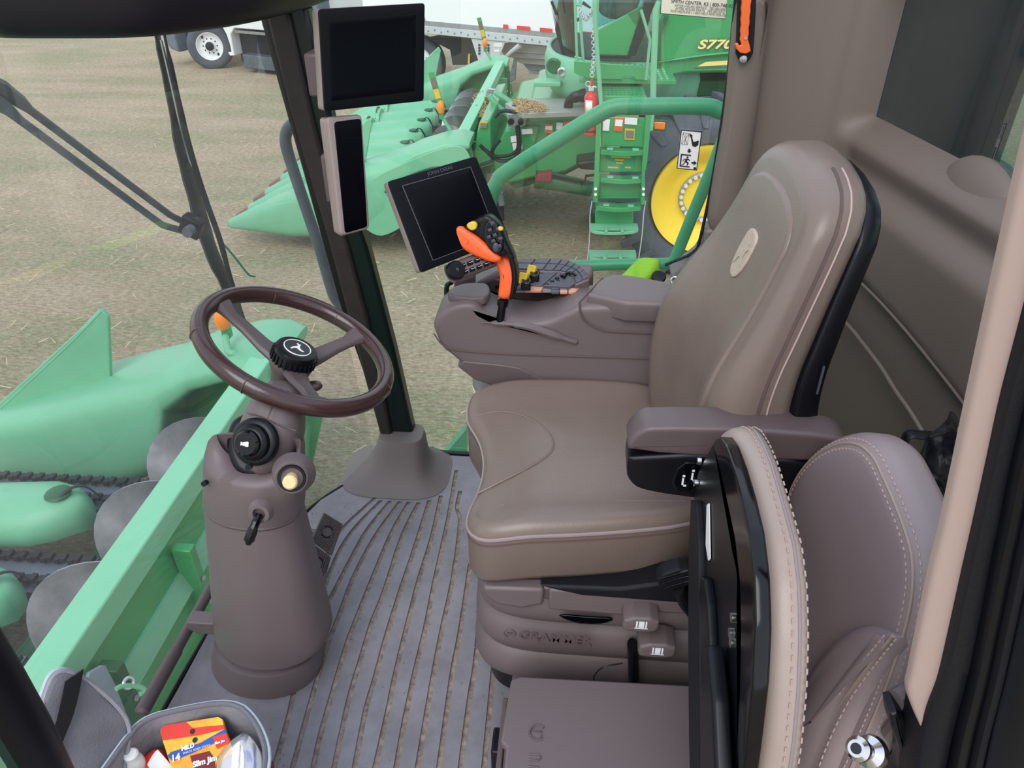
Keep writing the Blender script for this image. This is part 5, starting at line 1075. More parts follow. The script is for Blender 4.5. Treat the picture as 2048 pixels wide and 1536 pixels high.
g = MB(); g.tube([W(312, 60, 1.07), W(326, 120, 1.07), W(345, 210, 1.07), W(362, 300, 1.07), W(385, 380, 1.07), W(402, 440, 1.07), W(425, 510, 1.07), W(452, 570, 1.07), W(478, 640, 1.07)], [.010, .014, .016, .020, .024, .027, .025, .021, .019], 8, smooth=3, flat=.5); g.build('arm_head', 'pillarg', wp)
g = MB(); g.tube([W(328, 66, 1.05), W(348, 160, 1.05), W(370, 260, 1.05), W(392, 340, 1.05), W(415, 410, 1.05), W(440, 480, 1.05), W(462, 560, 1.05), W(492, 650, 1.05)], [.003, .006, .007, .007, .007, .007, .006, .004], 8, smooth=3); g.build('blade', 'rubber', wp)
g = MB(); g.tube([W(322, 80, 1.055), W(345, 180, 1.06), W(372, 300, 1.065), W(392, 345, 1.055)], .003, 6, smooth=3); g.build('blade_spring', 'bolt', wp)
g = MB(); c = W(384, 452, 1.06); g.box(c, (.05, .03, .05), Matrix.Rotation(.5, 3, 'Y')); kn = g.build('pivot_block', 'black', wp, bevel=.006)
g = MB(); c = W(378, 462, 1.04); g.cyl(c+V((.0, -.012, 0)), c+V((0, .012, 0)), .012, n=20); g.build('pivot_bolt', 'mirror', wp)
g = MB(); g.tube([W(440, 480, 1.08), W(470, 515, 1.08), W(496, 548, 1.08), W(510, 553, 1.08)], .0028, 6, smooth=4); g.build('washer_hose', 'greenr', wp)
# outside grey bar (mirror edge) and green guard rail
ob = MB(); pts = [P(u, v, y=2.0) for u, v in [(588, 245), (574, 262), (572, 290), (590, 350), (620, 440), (640, 500), (660, 570), (672, 600), (690, 612), (715, 610)]]
ob.tube(pts, .016, 12, smooth=4); tag(ob.build('mirror_arm', 'mirror'), 'dusty grey bent tube outside the front right pillar', 'tube')
gr = thing('guard_rail', 'thick green tubular guard rail outside the right side pane', 'railing', P(1245, 620, y=2.3))
g = MB(); g.tube([P(u, v, y=2.3) for u, v in [(1500, 235), (1440, 222), (1405, 213), (1250, 213), (1225, 217), (1195, 230), (1020, 340), (995, 365), (980, 400), (965, 470), (955, 560), (955, 640)]], .0245, 16, smooth=4); g.build('top_tube', 'greenr', gr)
g = MB(); g.tube([P(u, v, y=2.3) for u, v in [(955, 548), (1100, 534), (1250, 528), (1420, 526)]], .019, 14); g.build('lower_tube', 'greenr', gr)
g = MB(); g.tube([P(u, v, y=2.28) for u, v in [(1446, 280), (1425, 335), (1385, 430), (1345, 530)]], .019, 14); g.build('diagonal_tube', 'greenr', gr)
g = MB(); g.prism([P(870, 932, y=2.15), P(932, 932, y=2.15), P(932, 860, y=2.15), P(925, 868, y=2.15)], (0, .05, 0)); tag(g.build('platform_bracket', 'greenr'), 'green triangular plate outside the side pane behind the seat front', 'bracket')
# our own dark tank wall seen through the rear window
g = MB(); g.prism([(1.05, 2.05, -.5), (1.05, 3.6, -.5), (1.05, 3.6, 2.2), (1.05, 2.05, 2.2)], (.06, 0, 0)); g.bb((1.0, 2.05, -.5), (1.05, 2.09, 2.2)); tag(g.build('tank_wall', 'dark', bevel=.01), 'dark green machine wall outside the rear window', 'panel')
# ================================================================ neighbouring combine
nb = thing('combine_harvester', 'green combine harvester parked alongside with yellow wheel centres and boarding ladder', 'combine', (1.5, 9.5, GZ))
def sl(px, y, T, nm, m, parent=nb, bev=.01, **k):
    g = MB(); g.prism([P(u, v, y=y) for u, v in px], (0, T, 0)); return g.build(nm, m, parent, bevel=bev, **k)
# wheel
wc = P(1412, 402, y=7.75)
TR, RM = .93, .565
g = MB(); g.lathe(wc+V((0, .75, 0)), (0, -1, 0), [(0, .55), (.0, .80), (.08, .90), (.2, TR), (.55, TR), (.68, .90), (.75, .82), (.78, .72), (.75, .60), (.70, RM)], 64, cap=False)
tr_ = g.build('tyre', 'tyre', nb, ang=40)
for k in range(22):
    a = 2*PI*k/22
    for s_ in (0, 1):
        aa = a+s_*PI/22; d0, d1 = V((math.cos(aa), 0, math.sin(aa))), V((math.cos(aa+.13), 0, math.sin(aa+.13))); y0_, y1_ = (wc.y-.02, wc.y+.40) if s_ == 0 else (wc.y+.35, wc.y+.75)
        if s_ == 1: continue
        tn = V((-math.sin(aa), 0, math.cos(aa)))*.045
        g = MB(); g.loft([[V((wc.x, y0_-.02, wc.z))+d0*.74-tn*.7, V((wc.x, y0_-.03, wc.z))+d0*.76+tn*.7, V((wc.x, y0_+.03, wc.z))+d0*.90+tn, V((wc.x, y0_+.03, wc.z))+d0*.90-tn],
                         [V((wc.x, y0_+.05, wc.z))+d0*.80-tn, V((wc.x, y0_+.05, wc.z))+d0*.80+tn, V((wc.x, y0_+.06, wc.z))+d0*1.0+tn, V((wc.x, y0_+.06, wc.z))+d0*1.0-tn],
                         [V((wc.x, y1_, wc.z))+d1*.85-tn, V((wc.x, y1_, wc.z))+d1*.85+tn, V((wc.x, y1_, wc.z))+d1*1.01+tn, V((wc.x, y1_, wc.z))+d1*1.01-tn]])
        g.build('lug', 'tyre', tr_, bevel=.012)
g = MB(); g.lathe(wc+V((0, .35, 0)), (0, -1, 0), [(.22, .05), (.20, .30), (.22, .38), (.30, .44), (.34, .50), (.36, .53), (.37, RM), (.33, RM+.005), (.0, RM-.02)], 64); rm = g.build('rim', 'yellowr', nb, ang=50)
g = MB(); g.torus(wc+V((0, .135, 0)), (0, 1, 0), .245, .028, 56, 8); g.build('bolt_ring', 'hopper', rm)
for k in range(24):
    a = 2*PI*k/24; g = MB(); c = wc+V((math.cos(a)*.245, .105, math.sin(a)*.245)); g.cyl(c, c+V((0, -.02, 0)), .02, n=12); g.build('wheel_bolt', 'paperw', rm)
# second axle (rear) wheel far behind, mostly hidden
w2 = V((4.2, 8.1, GZ+.65)); g = MB(); g.lathe(w2+V((0, .5, 0)), (0, -1, 0), [(0, .3), (0, .55), (.1, .65), (.4, .65), (.5, .55), (.5, .35)], 48, cap=False); g.build('rear_tyre', 'tyre', nb); g = MB(); g.lathe(w2+V((0, .1, 0)), (0, -1, 0), [(0, .05), (.05, .2), (.12, .35), (.1, .36)], 40); g.build('rear_rim', 'yellowr', nb)
# side panel
body = sl([(1312, -80), (1700, -80), (1760, 40), (1740, 165), (1550, 152), (1440, 146), (1370, 148), (1318, 158), (1316, 60)], 8.35, 2.6, 'side_panel', 'green', bev=.03)
sl([(1308, 60), (1328, 30), (1338, 30), (1322, 66), (1314, 150), (1306, 150)], 8.28, .08, 'panel_post', 'greend', bev=.01)
g = MB(); g.tube([P(1318, 124, y=8.33), P(1390, 113, y=8.33), P(1455, 106, y=8.33), P(1600, 98, y=8.33)], [.01, .03, .035, .035], 8, smooth=4, flat=.5); g.build('panel_crease', 'green', body)
o = P(1394, 97, y=8.33); xr = P(1460, 96.5, y=8.33)-o
text('S770', .115, o+V((0, -.004, 0)), xr, (0, 0, 1), 'inkg', body, bold=.009, shear=.25, ext=.001, sx=1.5)
text('S770', .115, o+V((0, -.008, 0)), xr, (0, 0, 1), 'paleyellow', body, bold=.003, shear=.25, ext=.001, sx=1.5)
sl([(1388, 136), (1410, 123), (1560, 112), (1560, 128), (1400, 136)], 8.34, .005, 'stripe_outline', 'inkg', body, bev=0)  # grey ink edge showing around the yellow stripe
sl([(1394, 133), (1412, 124), (1560, 114), (1560, 125)], 8.333, .005, 'yellow_stripe', 'paleyellow', body, bev=0)
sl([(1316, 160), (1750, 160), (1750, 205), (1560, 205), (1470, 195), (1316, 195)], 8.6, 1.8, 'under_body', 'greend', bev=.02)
sl([(1290, 150), (1330, 150), (1330, 470), (1290, 470)], 8.75, 1.2, 'axle_box', 'dark', bev=.02)
sl([(1180, 430), (1300, 400), (1300, 500), (1200, 480)], 9.2, .6, 'chassis_beam', 'greend', bev=.02)
# cab: glass shell, base, frame, seat
g = MB(); pf = [P(1094, -60, y=9.4), P(1290, -60, y=8.5)]
cb = [V((-.14, 10.9, 0)), V((-.32, 10.2, 0)), V((-.33, 9.6, 0)), V((-.20, 9.05, 0)), V((.08, 8.72, 0)), V((.45, 8.62, 0)), V((1.05, 8.62, 0)), V((1.25, 8.62, 0))]
cb = spl(cb, 4); z0_, z1_ = .02, 1.7
g.loft([[V((p.x*1.0+(.10 if p.x < .3 else 0), p.y, z0_)), V((p.x-.05, p.y-.02, .6)), V((p.x-.12, p.y-.05, z1_))] for p in cb], False, False); g.build('cab_glass', 'glassc', nb)
g = MB(); rings = []
for zz, k in ((-.42, -.02), (-.30, .04), (-.12, .06), (-.02, .03), (.02, .0)):
    c = V((.5, 9.8, 0)); rings.append([V((p.x+(p.x-.5)*k, p.y+(p.y-9.8)*k, zz)) for p in cb])
g.loft(rings, False, False); g.build('cab_base', 'greenl', nb, solid=.03)
g = MB(); g.prism([(p.x, p.y, -.05) for p in cb]+[(1.25, 10.9, -.05)], (0, 0, .04)); g.build('cab_floor', 'dark', nb)
g = MB(); g.lathe(P(1125, 143, y=8.85), (-.2, -1, -.2), [(0, .05), (.02, .055), (.04, .04), (.045, 0)]); g.build('work_lamp', 'chrome', nb)
g = MB(); g.lathe(P(1108, 132, y=8.95), (-.2, -1, -.2), [(0, .09), (.02, .07), (.01, .0)]); g.build('lamp_recess', 'greend', nb)
sl([(1196, 56), (1312, 0), (1326, -40), (1200, -40)], 8.70, .02, 'door_glass', 'glassc', bev=0)
sl([(1196, 60), (1300, 2), (1300, 40), (1275, 112), (1196, 112)], 8.60, .04, 'door_lower_panel', 'green')
sl([(1290, 0), (1312, 0), (1272, 112), (1255, 112)], 8.55, .06, 'door_frame', 'pillarg', bev=.006)
sl([(1194, 110), (1262, 112), (1262, 118), (1194, 117)], 8.55, .06, 'door_sill', 'black', bev=.006)
sl([(1122, -60), (1148, -60), (1152, 114), (1124, 108), (1110, 60)], 9.3, .1, 'cab_front_pillar', 'pillarg', bev=.01)
g = MB(); g.pad([(-.25, 0), (-.28, .6), (-.1, .75), (.2, .75), (.3, .6), (.28, 0)], plane_fr(P(1230, 40, y=9.8), (1, 0, 0), (0, 0, 1)), .3, .08, .02); g.build('inner_seat', 'mirror', nb)
g = MB(); g.tube([P(1165, 5, y=9.2), P(1195, 25, y=9.2), P(1140, 45, y=9.2)], .02, 8); g.build('inner_console', 'dark', nb)
g = MB(); g.tube([P(1103, 2, y=9.0), P(1110, 20, y=9.0), P(1114, 30, y=9.0)], .015, 6); g.build('cab_wiper', 'black', nb)
# platform with perforated steps
def tread(px, y0_, nm, front=.05, holes=(8, 5)):
    zt = px[0]
g = MB(); g.prism([(.02, 7.75, .02), (.95, 7.75, .02), (.95, 8.65, .02), (.02, 8.65, .02)], (0, 0, -.04)); plf = g.build('platform_deck', 'green', nb, bevel=.005)
sl([(1148, 122), (1296, 134), (1296, 160), (1270, 160), (1268, 154), (1246, 154), (1244, 159), (1180, 158), (1148, 146)], 7.72, .03, 'platform_edge', 'green', bev=.005)
g = MB()
for i in range(14):
    for j in range(9): g.cyl((.09+i*.06, 7.80+j*.09, .021), (.09+i*.06, 7.80+j*.09, .027), .016, .012, 8)
g.build('tread_dimples', 'greenl', plf)
z_ = P(1250, 192, y=7.35).z; a_, b_ = P(1200, 192, y=7.35), P(1292, 192, y=7.35)
g = MB(); g.prism([a_, b_, b_+V((0, .62, 0)), a_+V((0, .62, 0))], (0, 0, -.03)); us = g.build('upper_step', 'green', nb, bevel=.004)
g = MB()
for i in range(10):
    for j in range(7): g.cyl(a_+V((.04+i*(b_.x-a_.x-.08)/9, .05+j*.085, .001)), a_+V((.04+i*(b_.x-a_.x-.08)/9, .05+j*.085, .007)), .015, .011, 8)
g.build('tread_dimples', 'greend', us)
sl([(1198, 192), (1294, 192), (1292, 210), (1200, 210)], 7.34, .02, 'upper_step_edge', 'green', bev=.004)
# ladder
lad = thing('boarding_ladder', 'green boarding ladder with tall side rails and lower hanging steps on the neighbouring combine', 'ladder', P(1230, 520, y=7.25))
def L_(u, v, y=7.25): return P(u, v, y=y)
g = MB(); g.tube([L_(1188, -60), L_(1190, 40), L_(1200, 180), L_(1203, 220)], .020, 10); g.tube([L_(1196, -60, 7.3), L_(1193, 60, 7.3)], .016, 8); g.build('left_handrail', 'greenl', lad)
g = MB(); g.tube([L_(1318, 4), L_(1312, 20), L_(1308, 120), L_(1306, 200), L_(1300, 260)], [.022, .028, .028, .028, .028], 10); g.build('right_handrail', 'greenl', lad)
g = MB(); g.tube([L_(1282, 20, 7.6), L_(1300, 80, 7.6), L_(1292, 160, 7.6)], .014, 8); g.build('inner_handrail', 'greenl', lad)
for px, nm in (([(1194, 215), (1204, 215), (1196, 405), (1186, 405)], 'left_stringer'), ([(1294, 215), (1305, 215), (1294, 330), (1290, 345), (1290, 410), (1281, 410), (1284, 330)], 'right_stringer')):
    sl(px, 7.22, .12, nm, 'green', lad, bev=.006)
sl([(1204, 232), (1296, 236), (1290, 296), (1202, 292)], 7.30, .03, 'riser_panel', 'green', lad)
for k, (v0, v1, yy) in enumerate(((303, 345, 7.33), (358, 398, 7.34))):
    sl([(1200, v0), (1288, v0+2), (1286, v1), (1198, v1)], yy, .03, 'riser_panel', 'greend' if 0 else 'green', lad)
for v in (300, 356, 412):
    a_, b_ = L_(1201 if v < 400 else 1192, v), L_(1290 if v < 400 else 1282, v+1); g = MB(); q = [a_, (a_+b_)/2+V((0, -.05, 0)), b_]; q = spl(q, 6)
    g.loft([[p, p+V((0, 0, -.045)), p+V((0, .14, -.045)), p+V((0, .14, 0))] for p in q]); sp1 = g.build('step', 'green', lad, bevel=.004)
    g = MB(); c = (a_+b_)/2
    for s_ in (-.12, .12): g.box(c+V((s_, -.01, .012)), (.06, .04, .02))
    g.build('grip_cleats', 'greenl', sp1, bevel=.003)
for u in (1191, 1287):
    for v in (378, 389): g = MB(); g.cyl(L_(u, v, 7.215), L_(u, v, 7.20), .014, n=10); g.build('bolt', 'paperw', lad)
# hanging lower steps
def lowstep(v0, v1, uL, uR, vb, nm):
    g = MB(); a_, b_ = L_(uL, v1), L_(uR, v1); q = spl([a_, a_+V((.06, -.06, 0)), (a_+b_)/2+V((0, -.09, 0)), b_+V((-.06, -.06, 0)), b_], 4)
    g.loft([[p, p+V((0, 0, -.03)), p+V((0, .02, -.03)), p+V((0, .02, 0))] for p in q]); g.loft([[a_, a_+V((0, .16, 0)), a_+V((0, .16, -.02)), a_+V((0, 0, -.02))], [b_, b_+V((0, .16, 0)), b_+V((0, .16, -.02)), b_+V((0, 0, -.02))]])
    s1 = g.build('step', 'greenl', lad, bevel=.003)
    g = MB()
    for t in (.33, .66): c = a_.lerp(b_, t); g.box(c+V((0, -.03, .006)), (.03, .12, .02))
    g.build('grip_cleats', 'greenl', s1, bevel=.003)
    if vb: sl(vb, 7.40, .02, 'kick_plate', 'green', lad, bev=.01)
lowstep(0, 458, 1180, 1277, [(1190, 420), (1266, 422), (1267, 452), (1190, 450)], 'a'); lowstep(0, 512, 1178, 1273, None, 'b')
for u0, u1 in ((1184, 1175), (1291, 1277)):
    g = MB(); g.tube([L_(u0, 402), L_(u0-4 if u0 < 1200 else u0-4, 430), L_((u0+u1)/2, 470), L_(u1, 520)], .012, 6, smooth=3, flat=.5); g.build('hanger_strap', 'galv', lad)
# chain across the gate
g = MB()
pts = spl([P(1160, 20, y=7.5), P(1172, 38, y=7.5), P(1186, 20, y=7.5), P(1186, 60, y=7.5), P(1188, 110, y=7.5), P(1184, 150, y=7.5)], 8)
for i, p in enumerate(pts[::1]): g.torus(p, (1, 0, 0) if i % 2 else (0, 1, 0), .018, .005, 10, 5)
g.build('safety_chain', 'galv', lad)
# front handrail of the platform
for u0, u1 in ((1150, 1160), (1160, 1172)):
    g = MB(); g.tube([P(u0-2, -60, y=7.9), P(u0+2, 60, y=7.9), P(u1-6, 112, y=7.9), P(u1-2, 150, y=7.9)], .014, 8); g.build('platform_rail', 'greenl', nb)
g = MB()
for v in (8, 62, 114): g.tube([P(1149, v, y=7.9), P(1163, v+3, y=7.9)], .012, 8)
g.build('rail_rungs', 'greenl', nb)
g = MB(); g.box(P(1095, 165, y=8.9), (.30, .22, .05)); g.build('cab_front_step', 'greenl', nb, bevel=.01)
sl([(1118, 160), (1170, 152), (1170, 175), (1120, 172)], 8.9, .3, 'step_bracket', 'greend')
# decals on the riser
def decal(px, m, parent, y, frame_m=None, nm='safety_decal'):
    o = sl(px, y, .004, nm, m, parent, bev=0, smooth=False); return o
for px, m in (([(1206, 238), (1220, 239), (1218, 262), (1205, 261)], 'paperw'), ([(1229, 235), (1248, 236), (1245, 263), (1227, 262)], 'orangek'), ([(1231, 239), (1246, 240), (1244, 253), (1230, 252)], 'paperw'), ([(1250, 235), (1275, 236), (1274, 250), (1249, 248)], 'paperw'), ([(1250, 257), (1270, 258), (1269, 280), (1249, 279)], 'yellowk'), ([(1252, 261), (1268, 262), (1267, 277), (1251, 276)], 'inkg')):
    decal(px, m, lad, 7.285 if m not in ('paperw', 'inkg') else 7.278)
for px, m in (([(1214, 306), (1268, 309), (1266, 342), (1212, 340)], 'greenr'),): decal(px, m, lad, 7.324, nm='yellow_line_decal')
for a_, b_ in (((1222, 312), (1262, 313)), ((1230, 318), (1248, 319)), ((1232, 324), (1246, 325)), ((1216, 333), (1236, 334)), ((1250, 333), (1262, 334))):
    decal([a_, b_, (b_[0], b_[1]+3), (a_[0], a_[1]+3)], 'yellowk', lad, 7.32, nm='decal_line')
sl([(1305, 239), (1334, 240), (1331, 262), (1305, 261)], 7.5, .05, 'turn_signal_housing', 'greend'); sl([(1308, 244), (1331, 245), (1329, 260), (1308, 259)], 7.48, .02, 'turn_signal_lens', 'amber')
# feeder house
fh = sl([(1055, 230), (1075, 226), (1180, 226), (1198, 240), (1198, 300), (1180, 318), (1130, 345), (1085, 352), (1015, 368), (985, 350), (975, 305), (1000, 280), (1010, 258), (1050, 250)], 8.6, 2.6, 'feeder_house', 'greend' if 0 else 'green', bev=.03)
sl([(1010, 262), (1050, 252), (1080, 252), (1066, 300), (1012, 352), (990, 345), (985, 310)], 8.55, .06, 'feeder_side_plate', 'greend' if 0 else 'green', bev=.015)
sl([(1055, 232), (1180, 226), (1184, 238), (1060, 245)], 8.54, .08, 'feeder_top_rail', 'green', bev=.015)
sl([(1010, 360), (1090, 346), (1185, 310), (1190, 320), (1130, 350), (1030, 378)], 8.7, 2.2, 'feeder_underside', 'greend', bev=.01)
sl([(1150, 325), (1200, 318), (1200, 342), (1160, 340)], 8.3, .4, 'black_motor', 'black', bev=.03)
g = MB(); g.tube([P(1070, 358, y=8.4), P(1100, 362, y=8.4), P(1184, 378, y=8.4)], [.10, .10, .085], 16); g.build('lift_cylinder', 'greend', nb)
sl([(1072, 350), (1104, 346), (1103, 364), (1070, 363)], 8.25, .15, 'red_bracket', 'redd')
g = MB(); g.tube([P(1104, 352, y=8.3), P(1150, 362, y=8.3), P(1170, 365, y=8.3), P(1172, 352, y=8.3), P(1190, 350, y=8.3)], .016, 6); g.build('hydraulic_line', 'black', nb)
for px, m in (([(1090, 248), (1106, 249), (1105, 267), (1089, 265)], 'orangek'), ([(1091, 252), (1105, 252), (1104, 260), (1090, 259)], 'paperw'), ([(1113, 245), (1126, 246), (1124, 260), (1112, 259)], 'paperw'), ([(1127, 244), (1139, 243), (1140, 256), (1127, 257)], 'orangek'), ([(1146, 240), (1161, 238), (1162, 250), (1149, 252)], 'paperw'), ([(1112, 263), (1123, 264), (1122, 272), (1111, 271)], 'paperw'), ([(1043, 259), (1064, 257), (1066, 267), (1044, 269)], 'paperw'), ([(1021, 273), (1040, 270), (1041, 283), (1022, 285)], 'paperw'), ([(1024, 287), (1044, 284), (1045, 297), (1027, 301)], 'paperw')):
    decal(px, m, nb, 8.50 if m == 'orangek' else 8.49)
# coupling end with dark hoses, straw and the drive cover
sl([(958, 245), (980, 240), (985, 330), (950, 340), (948, 300)], 8.5, 2.0, 'adapter_frame', 'green', bev=.02)
sl([(960, 242), (975, 243), (973, 256), (959, 255)], 8.47, .004, 'yellow_decal', 'yellowk', bev=0); sl([(961, 246), (974, 247), (973, 255), (960, 254)], 8.46, .004, 'decal_text', 'inkg', bev=0)
sl([(955, 232), (975, 176), (1000, 180), (984, 222), (972, 233)], 10.3, .05, 'grey_cover_plate', 'steel', bev=.01)
g = MB(); g.prism([P(u, v, z=-.42) for u, v in [(1010, 206), (1050, 196), (1170, 195), (1170, 222), (1045, 226)]], (0, 0, -.06)); g.build('feeder_top_plate', 'hopper', nb, bevel=.01)
g = MB()
rn = random.Random(4)
for k in range(330):
    u, v = rn.uniform(1030, 1090), rn.uniform(197, 224)
    if (v-194) < (u-1040)*.3: continue
    c = P(u, v, z=-.40); d = V((rn.uniform(-1, 1), rn.uniform(-1, 1), rn.uniform(0, .4))).normalized()*rn.uniform(.02, .05); g.tube([c, c+d], .006, 4)
for k in range(160):
    c = P(rn.uniform(950, 975), rn.uniform(190, 235), z=-.75); d = V((rn.uniform(-1, 1), rn.uniform(-1, 1), rn.uniform(0, .6))).normalized()*rn.uniform(.03, .09); g.tube([c, c+d], .012, 4)
tr2 = g.build('corn_trash', 'trash', nb); tr2['kind'] = 'stuff'
for p in ([(985, 205), (1010, 225), (1030, 245)], [(990, 185), (1015, 200), (1035, 222)], [(978, 190), (992, 210), (1014, 228)]):
    g = MB(); g.tube([P(u, v, y=9.4) for u, v in p], .035, 8); g.build('adapter_arm', 'greenl', nb)
sl([(1014, 228), (1050, 226), (1052, 252), (1016, 254)], 8.5, .12, 'coupler_block', 'steel', bev=.01)
for u in (1022, 1042): g = MB(); c = P(u, 243, y=8.49); g.cyl(c, c+V((0, -.02, 0)), .035, n=14); g.build('coupler_socket', 'black', nb)
sl([(1022, 212), (1040, 212), (1041, 230), (1023, 230)], 8.5, .10, 'valve_body', 'black', bev=.015)
for p in ([(1036, 250), (1040, 290), (1030, 315), (1000, 322), (975, 305), (960, 290)], [(1034, 252), (1036, 295), (1020, 310), (990, 312), (965, 296)], [(1000, 280), (985, 300), (985, 320), (960, 330)], [(990, 235), (1005, 222), (1045, 226), (1060, 232)]):
    g = MB(); g.tube([P(u, v, y=8.35) for u, v in p], .020, 8, smooth=5); g.build('hose', 'rubber', nb)
g = MB(); g.tube([P(1136, 216, y=8.5), P(1140, 200, y=8.5), P(1155, 193, y=8.5), P(1172, 190, y=8.5)], [.05, .05, .06, .07], 10, smooth=4); g.build('black_duct', 'black', nb)
g = MB(); g.tube([P(1000, 440, y=7.9), P(998, 400, y=7.9), P(985, 375, y=7.9)], .05, 10); g.build('stub_shaft', 'rubber', nb)
g = MB(); g.cyl(P(1000, 385, y=7.8), P(1004, 410, y=7.8), .035); g.build('shaft_cap', 'mirror', nb)
# fire extinguisher on the ladder
fe = thing('fire_extinguisher', 'red fire extinguisher with white label strapped beside the boarding ladder', 'fire extinguisher', P(1180, 272, y=7.3))
a_, b_ = P(1181, 270, y=7.3), P(1182, 184, y=7.3)
g = MB(); d = (b_-a_); L0 = d.length; g.lathe(a_, d, [(0, .05), (.01, .062), (L0*.9, .062), (L0*.97, .045), (L0, .02), (L0*1.03, .018)]); g.build('cylinder', 'red', fe)
g = MB(); g.box(b_+V((0, 0, .03)), (.05, .03, .04)); g.tube([b_+V((.01, 0, .05)), b_+V((.05, 0, .04))], .008); g.build('valve', 'galv', fe, bevel=.004)
g = MB(); g.tube([b_+V((0, 0, .04)), b_+V((.005, 0, .12))], [.016, .010], 8); g.build('lever', 'red', fe)
g = MB(); g.torus(b_+V((-.03, 0, .07)), (0, 1, 0), .022, .005, 16, 6); g.build('pull_ring', 'galv', fe)
c = a_.lerp(b_, .68); g = MB(); g.torus(c, d, .0625, .002, 24, 4, 0, .01)
g = MB(); rings = []
for t in (.52, .84):
    cc = a_.lerp(b_, t); rings.append([cc+V((.064*math.sin(x), -.064*math.cos(x), 0)) for x in [-.9+1.1*j/8 for j in range(9)]])
g.loft(rings, False, False); g.build('label', 'paperw', fe, solid=.001)
for t in (.38, .12):
    cc = a_.lerp(b_, t); g = MB(); g.torus(cc, d, .064, .008, 28, 6); g.build('strap', 'black', fe)
g = MB(); g.bb(a_+V((.05, .0, -.02)), a_+V((.10, .08, .28))); g.build('bracket', 'black', fe, bevel=.005)
# ================================================================ semi truck and trailer in the background
tk = thing('semi_truck', 'white semi truck at the back of the field, front wheel with white rim', 'truck', (-8.4, 19.2, GZ))
tx = V((.93, -.36, 0)).normalized(); ty = V((.36, .93, 0))
w0 = P(428, 138, z=GZ); wcn = V((w0.x, w0.y, GZ+.53))
def wheel(c, parent, outer='whitep', nm='front', ty=ty, tx=tx):
    g = MB(); g.lathe(c+ty*.3, -ty, [(0, .3), (0, .48), (.05, .53), (.25, .53), (.30, .48), (.31, .40), (.28, .31)], 48, cap=False); g.build('tyre', 'tyre', parent, ang=45)
    g = MB(); g.lathe(c+ty*.2, -ty, [(.16, .04), (.16, .11), (.10, .12), (.09, .22), (.12, .27), (.185, .30), (.19, .315), (.10, .32)], 48); r = g.build('rim', outer, parent, ang=45)
    g = MB(); g.lathe(c+ty*.05, -ty, [(0, .10), (.06, .095), (.08, .07), (.085, 0)], 24); g.build('hub', 'dark', r)
    for k in range(10):
        a = 2*PI*k/10; q = c+ty*.115+tx*math.cos(a)*.165+V((0, 0, math.sin(a)*.165)); g = MB(); g.cyl(q, q-ty*.02, .018, n=8); g.build('lug_nut', 'dark', r)
    for a in (2.2, 5.4):
        q = c+ty*.08+tx*math.cos(a)*.25+V((0, 0, math.sin(a)*.25)); g = MB(); g.ball(q-ty*.0, .03, 6, (1, .6, 1.4)); g.build('hand_hole', 'dark', r)
ax2 = V((-.22, .975, 0)); wheel(wcn+V((0, 0, -.02)), tk, ty=ax2, tx=V((.975, .22, 0)))
def tf(a, b, c): return wcn+tx*a+ty*b+V((0, 0, c))
def tprism(pts, b0, b1, nm, m, parent=tk, bev=.02):
    g = MB(); g.prism([tf(a, b0, c) for a, c in pts], ty*(b1-b0)); return g.build(nm, m, parent, bevel=bev)
arch = [(.78*math.cos(a), .70*math.sin(a)-.03) for a in [PI*.0+PI*k/12*1.0 for k in range(13)]]
tprism([(.60, -.10), (.72, -.10)]+[(.70*math.cos(a)+.02, .78*math.sin(a)) for a in [.1, .4, .7, 1.0, 1.4, 1.8, 2.2]]+[(-.9, .62), (-.9, 1.5), (2.2, 1.5), (2.2, .45), (.95, .45), (.80, .30), (.80, -.16), (.66, -.18)], -.05, .25, 'fender', 'whitep')
tprism([(-.95, 1.0), (-.95, 1.9), (.9, 2.1), (1.2, 2.9), (3.1, 3.2), (3.1, .55), (1.0, .55), (1.0, 1.0)], .25, 2.2, 'cab_and_hood', 'whitep', bev=.05)
tprism([(-1.4, .30), (-1.05, .28), (-.98, -.22), (-1.25, -.15), (-1.42, .05)], -.08, 2.3, 'bumper', 'greyt', bev=.05)
tprism([(-1.05, .2), (-.5, .2), (-.5, -.12), (-1.05, -.12)], .3, 2.0, 'engine_underside', 'dark')
tprism([(.70, .48), (3.3, .48), (3.3, -.35), (.95, -.40), (.70, -.35)], .25, 1.9, 'chassis', 'dark')
tprism([(.92, .40), (2.4, .40), (2.4, .34), (.92, .34)], -.02, .25, 'upper_step', 'steel', bev=.005)
tprism([(1.0, -.12), (2.6, -.14), (2.6, -.44), (1.0, -.42)], .0, .5, 'battery_box', 'mirror', bev=.02)
tprism([(2.45, 1.2), (3.4, 1.2), (3.4, -.1), (2.45, -.1)], .0, .5, 'side_fairing', 'greyt', bev=.05)
tprism([(2.5, .5), (3.3, .5), (3.3, -.3), (2.5, -.3)], -.08, .1, 'fuel_tank', 'mirror', bev=.08)
g = MB(); g.ball(tf(1.02, -.07, .60), .06, 8, (1.5, .4, 1)); g.build('side_marker', 'amber', tk)
for k in range(3):
    g = MB(); g.tube([tf(2.7+k*.2, .1, 1.0), tf(2.75+k*.2, -.05, .7), tf(2.9+k*.2, .1, .5)], .03, 8, smooth=4); g.build('air_line', 'galv', tk)
wheel(P(838, 126, z=GZ+.53)+V((0, 0, 0)), tk)
wheel(P(735, 110, z=GZ+.53), tk)
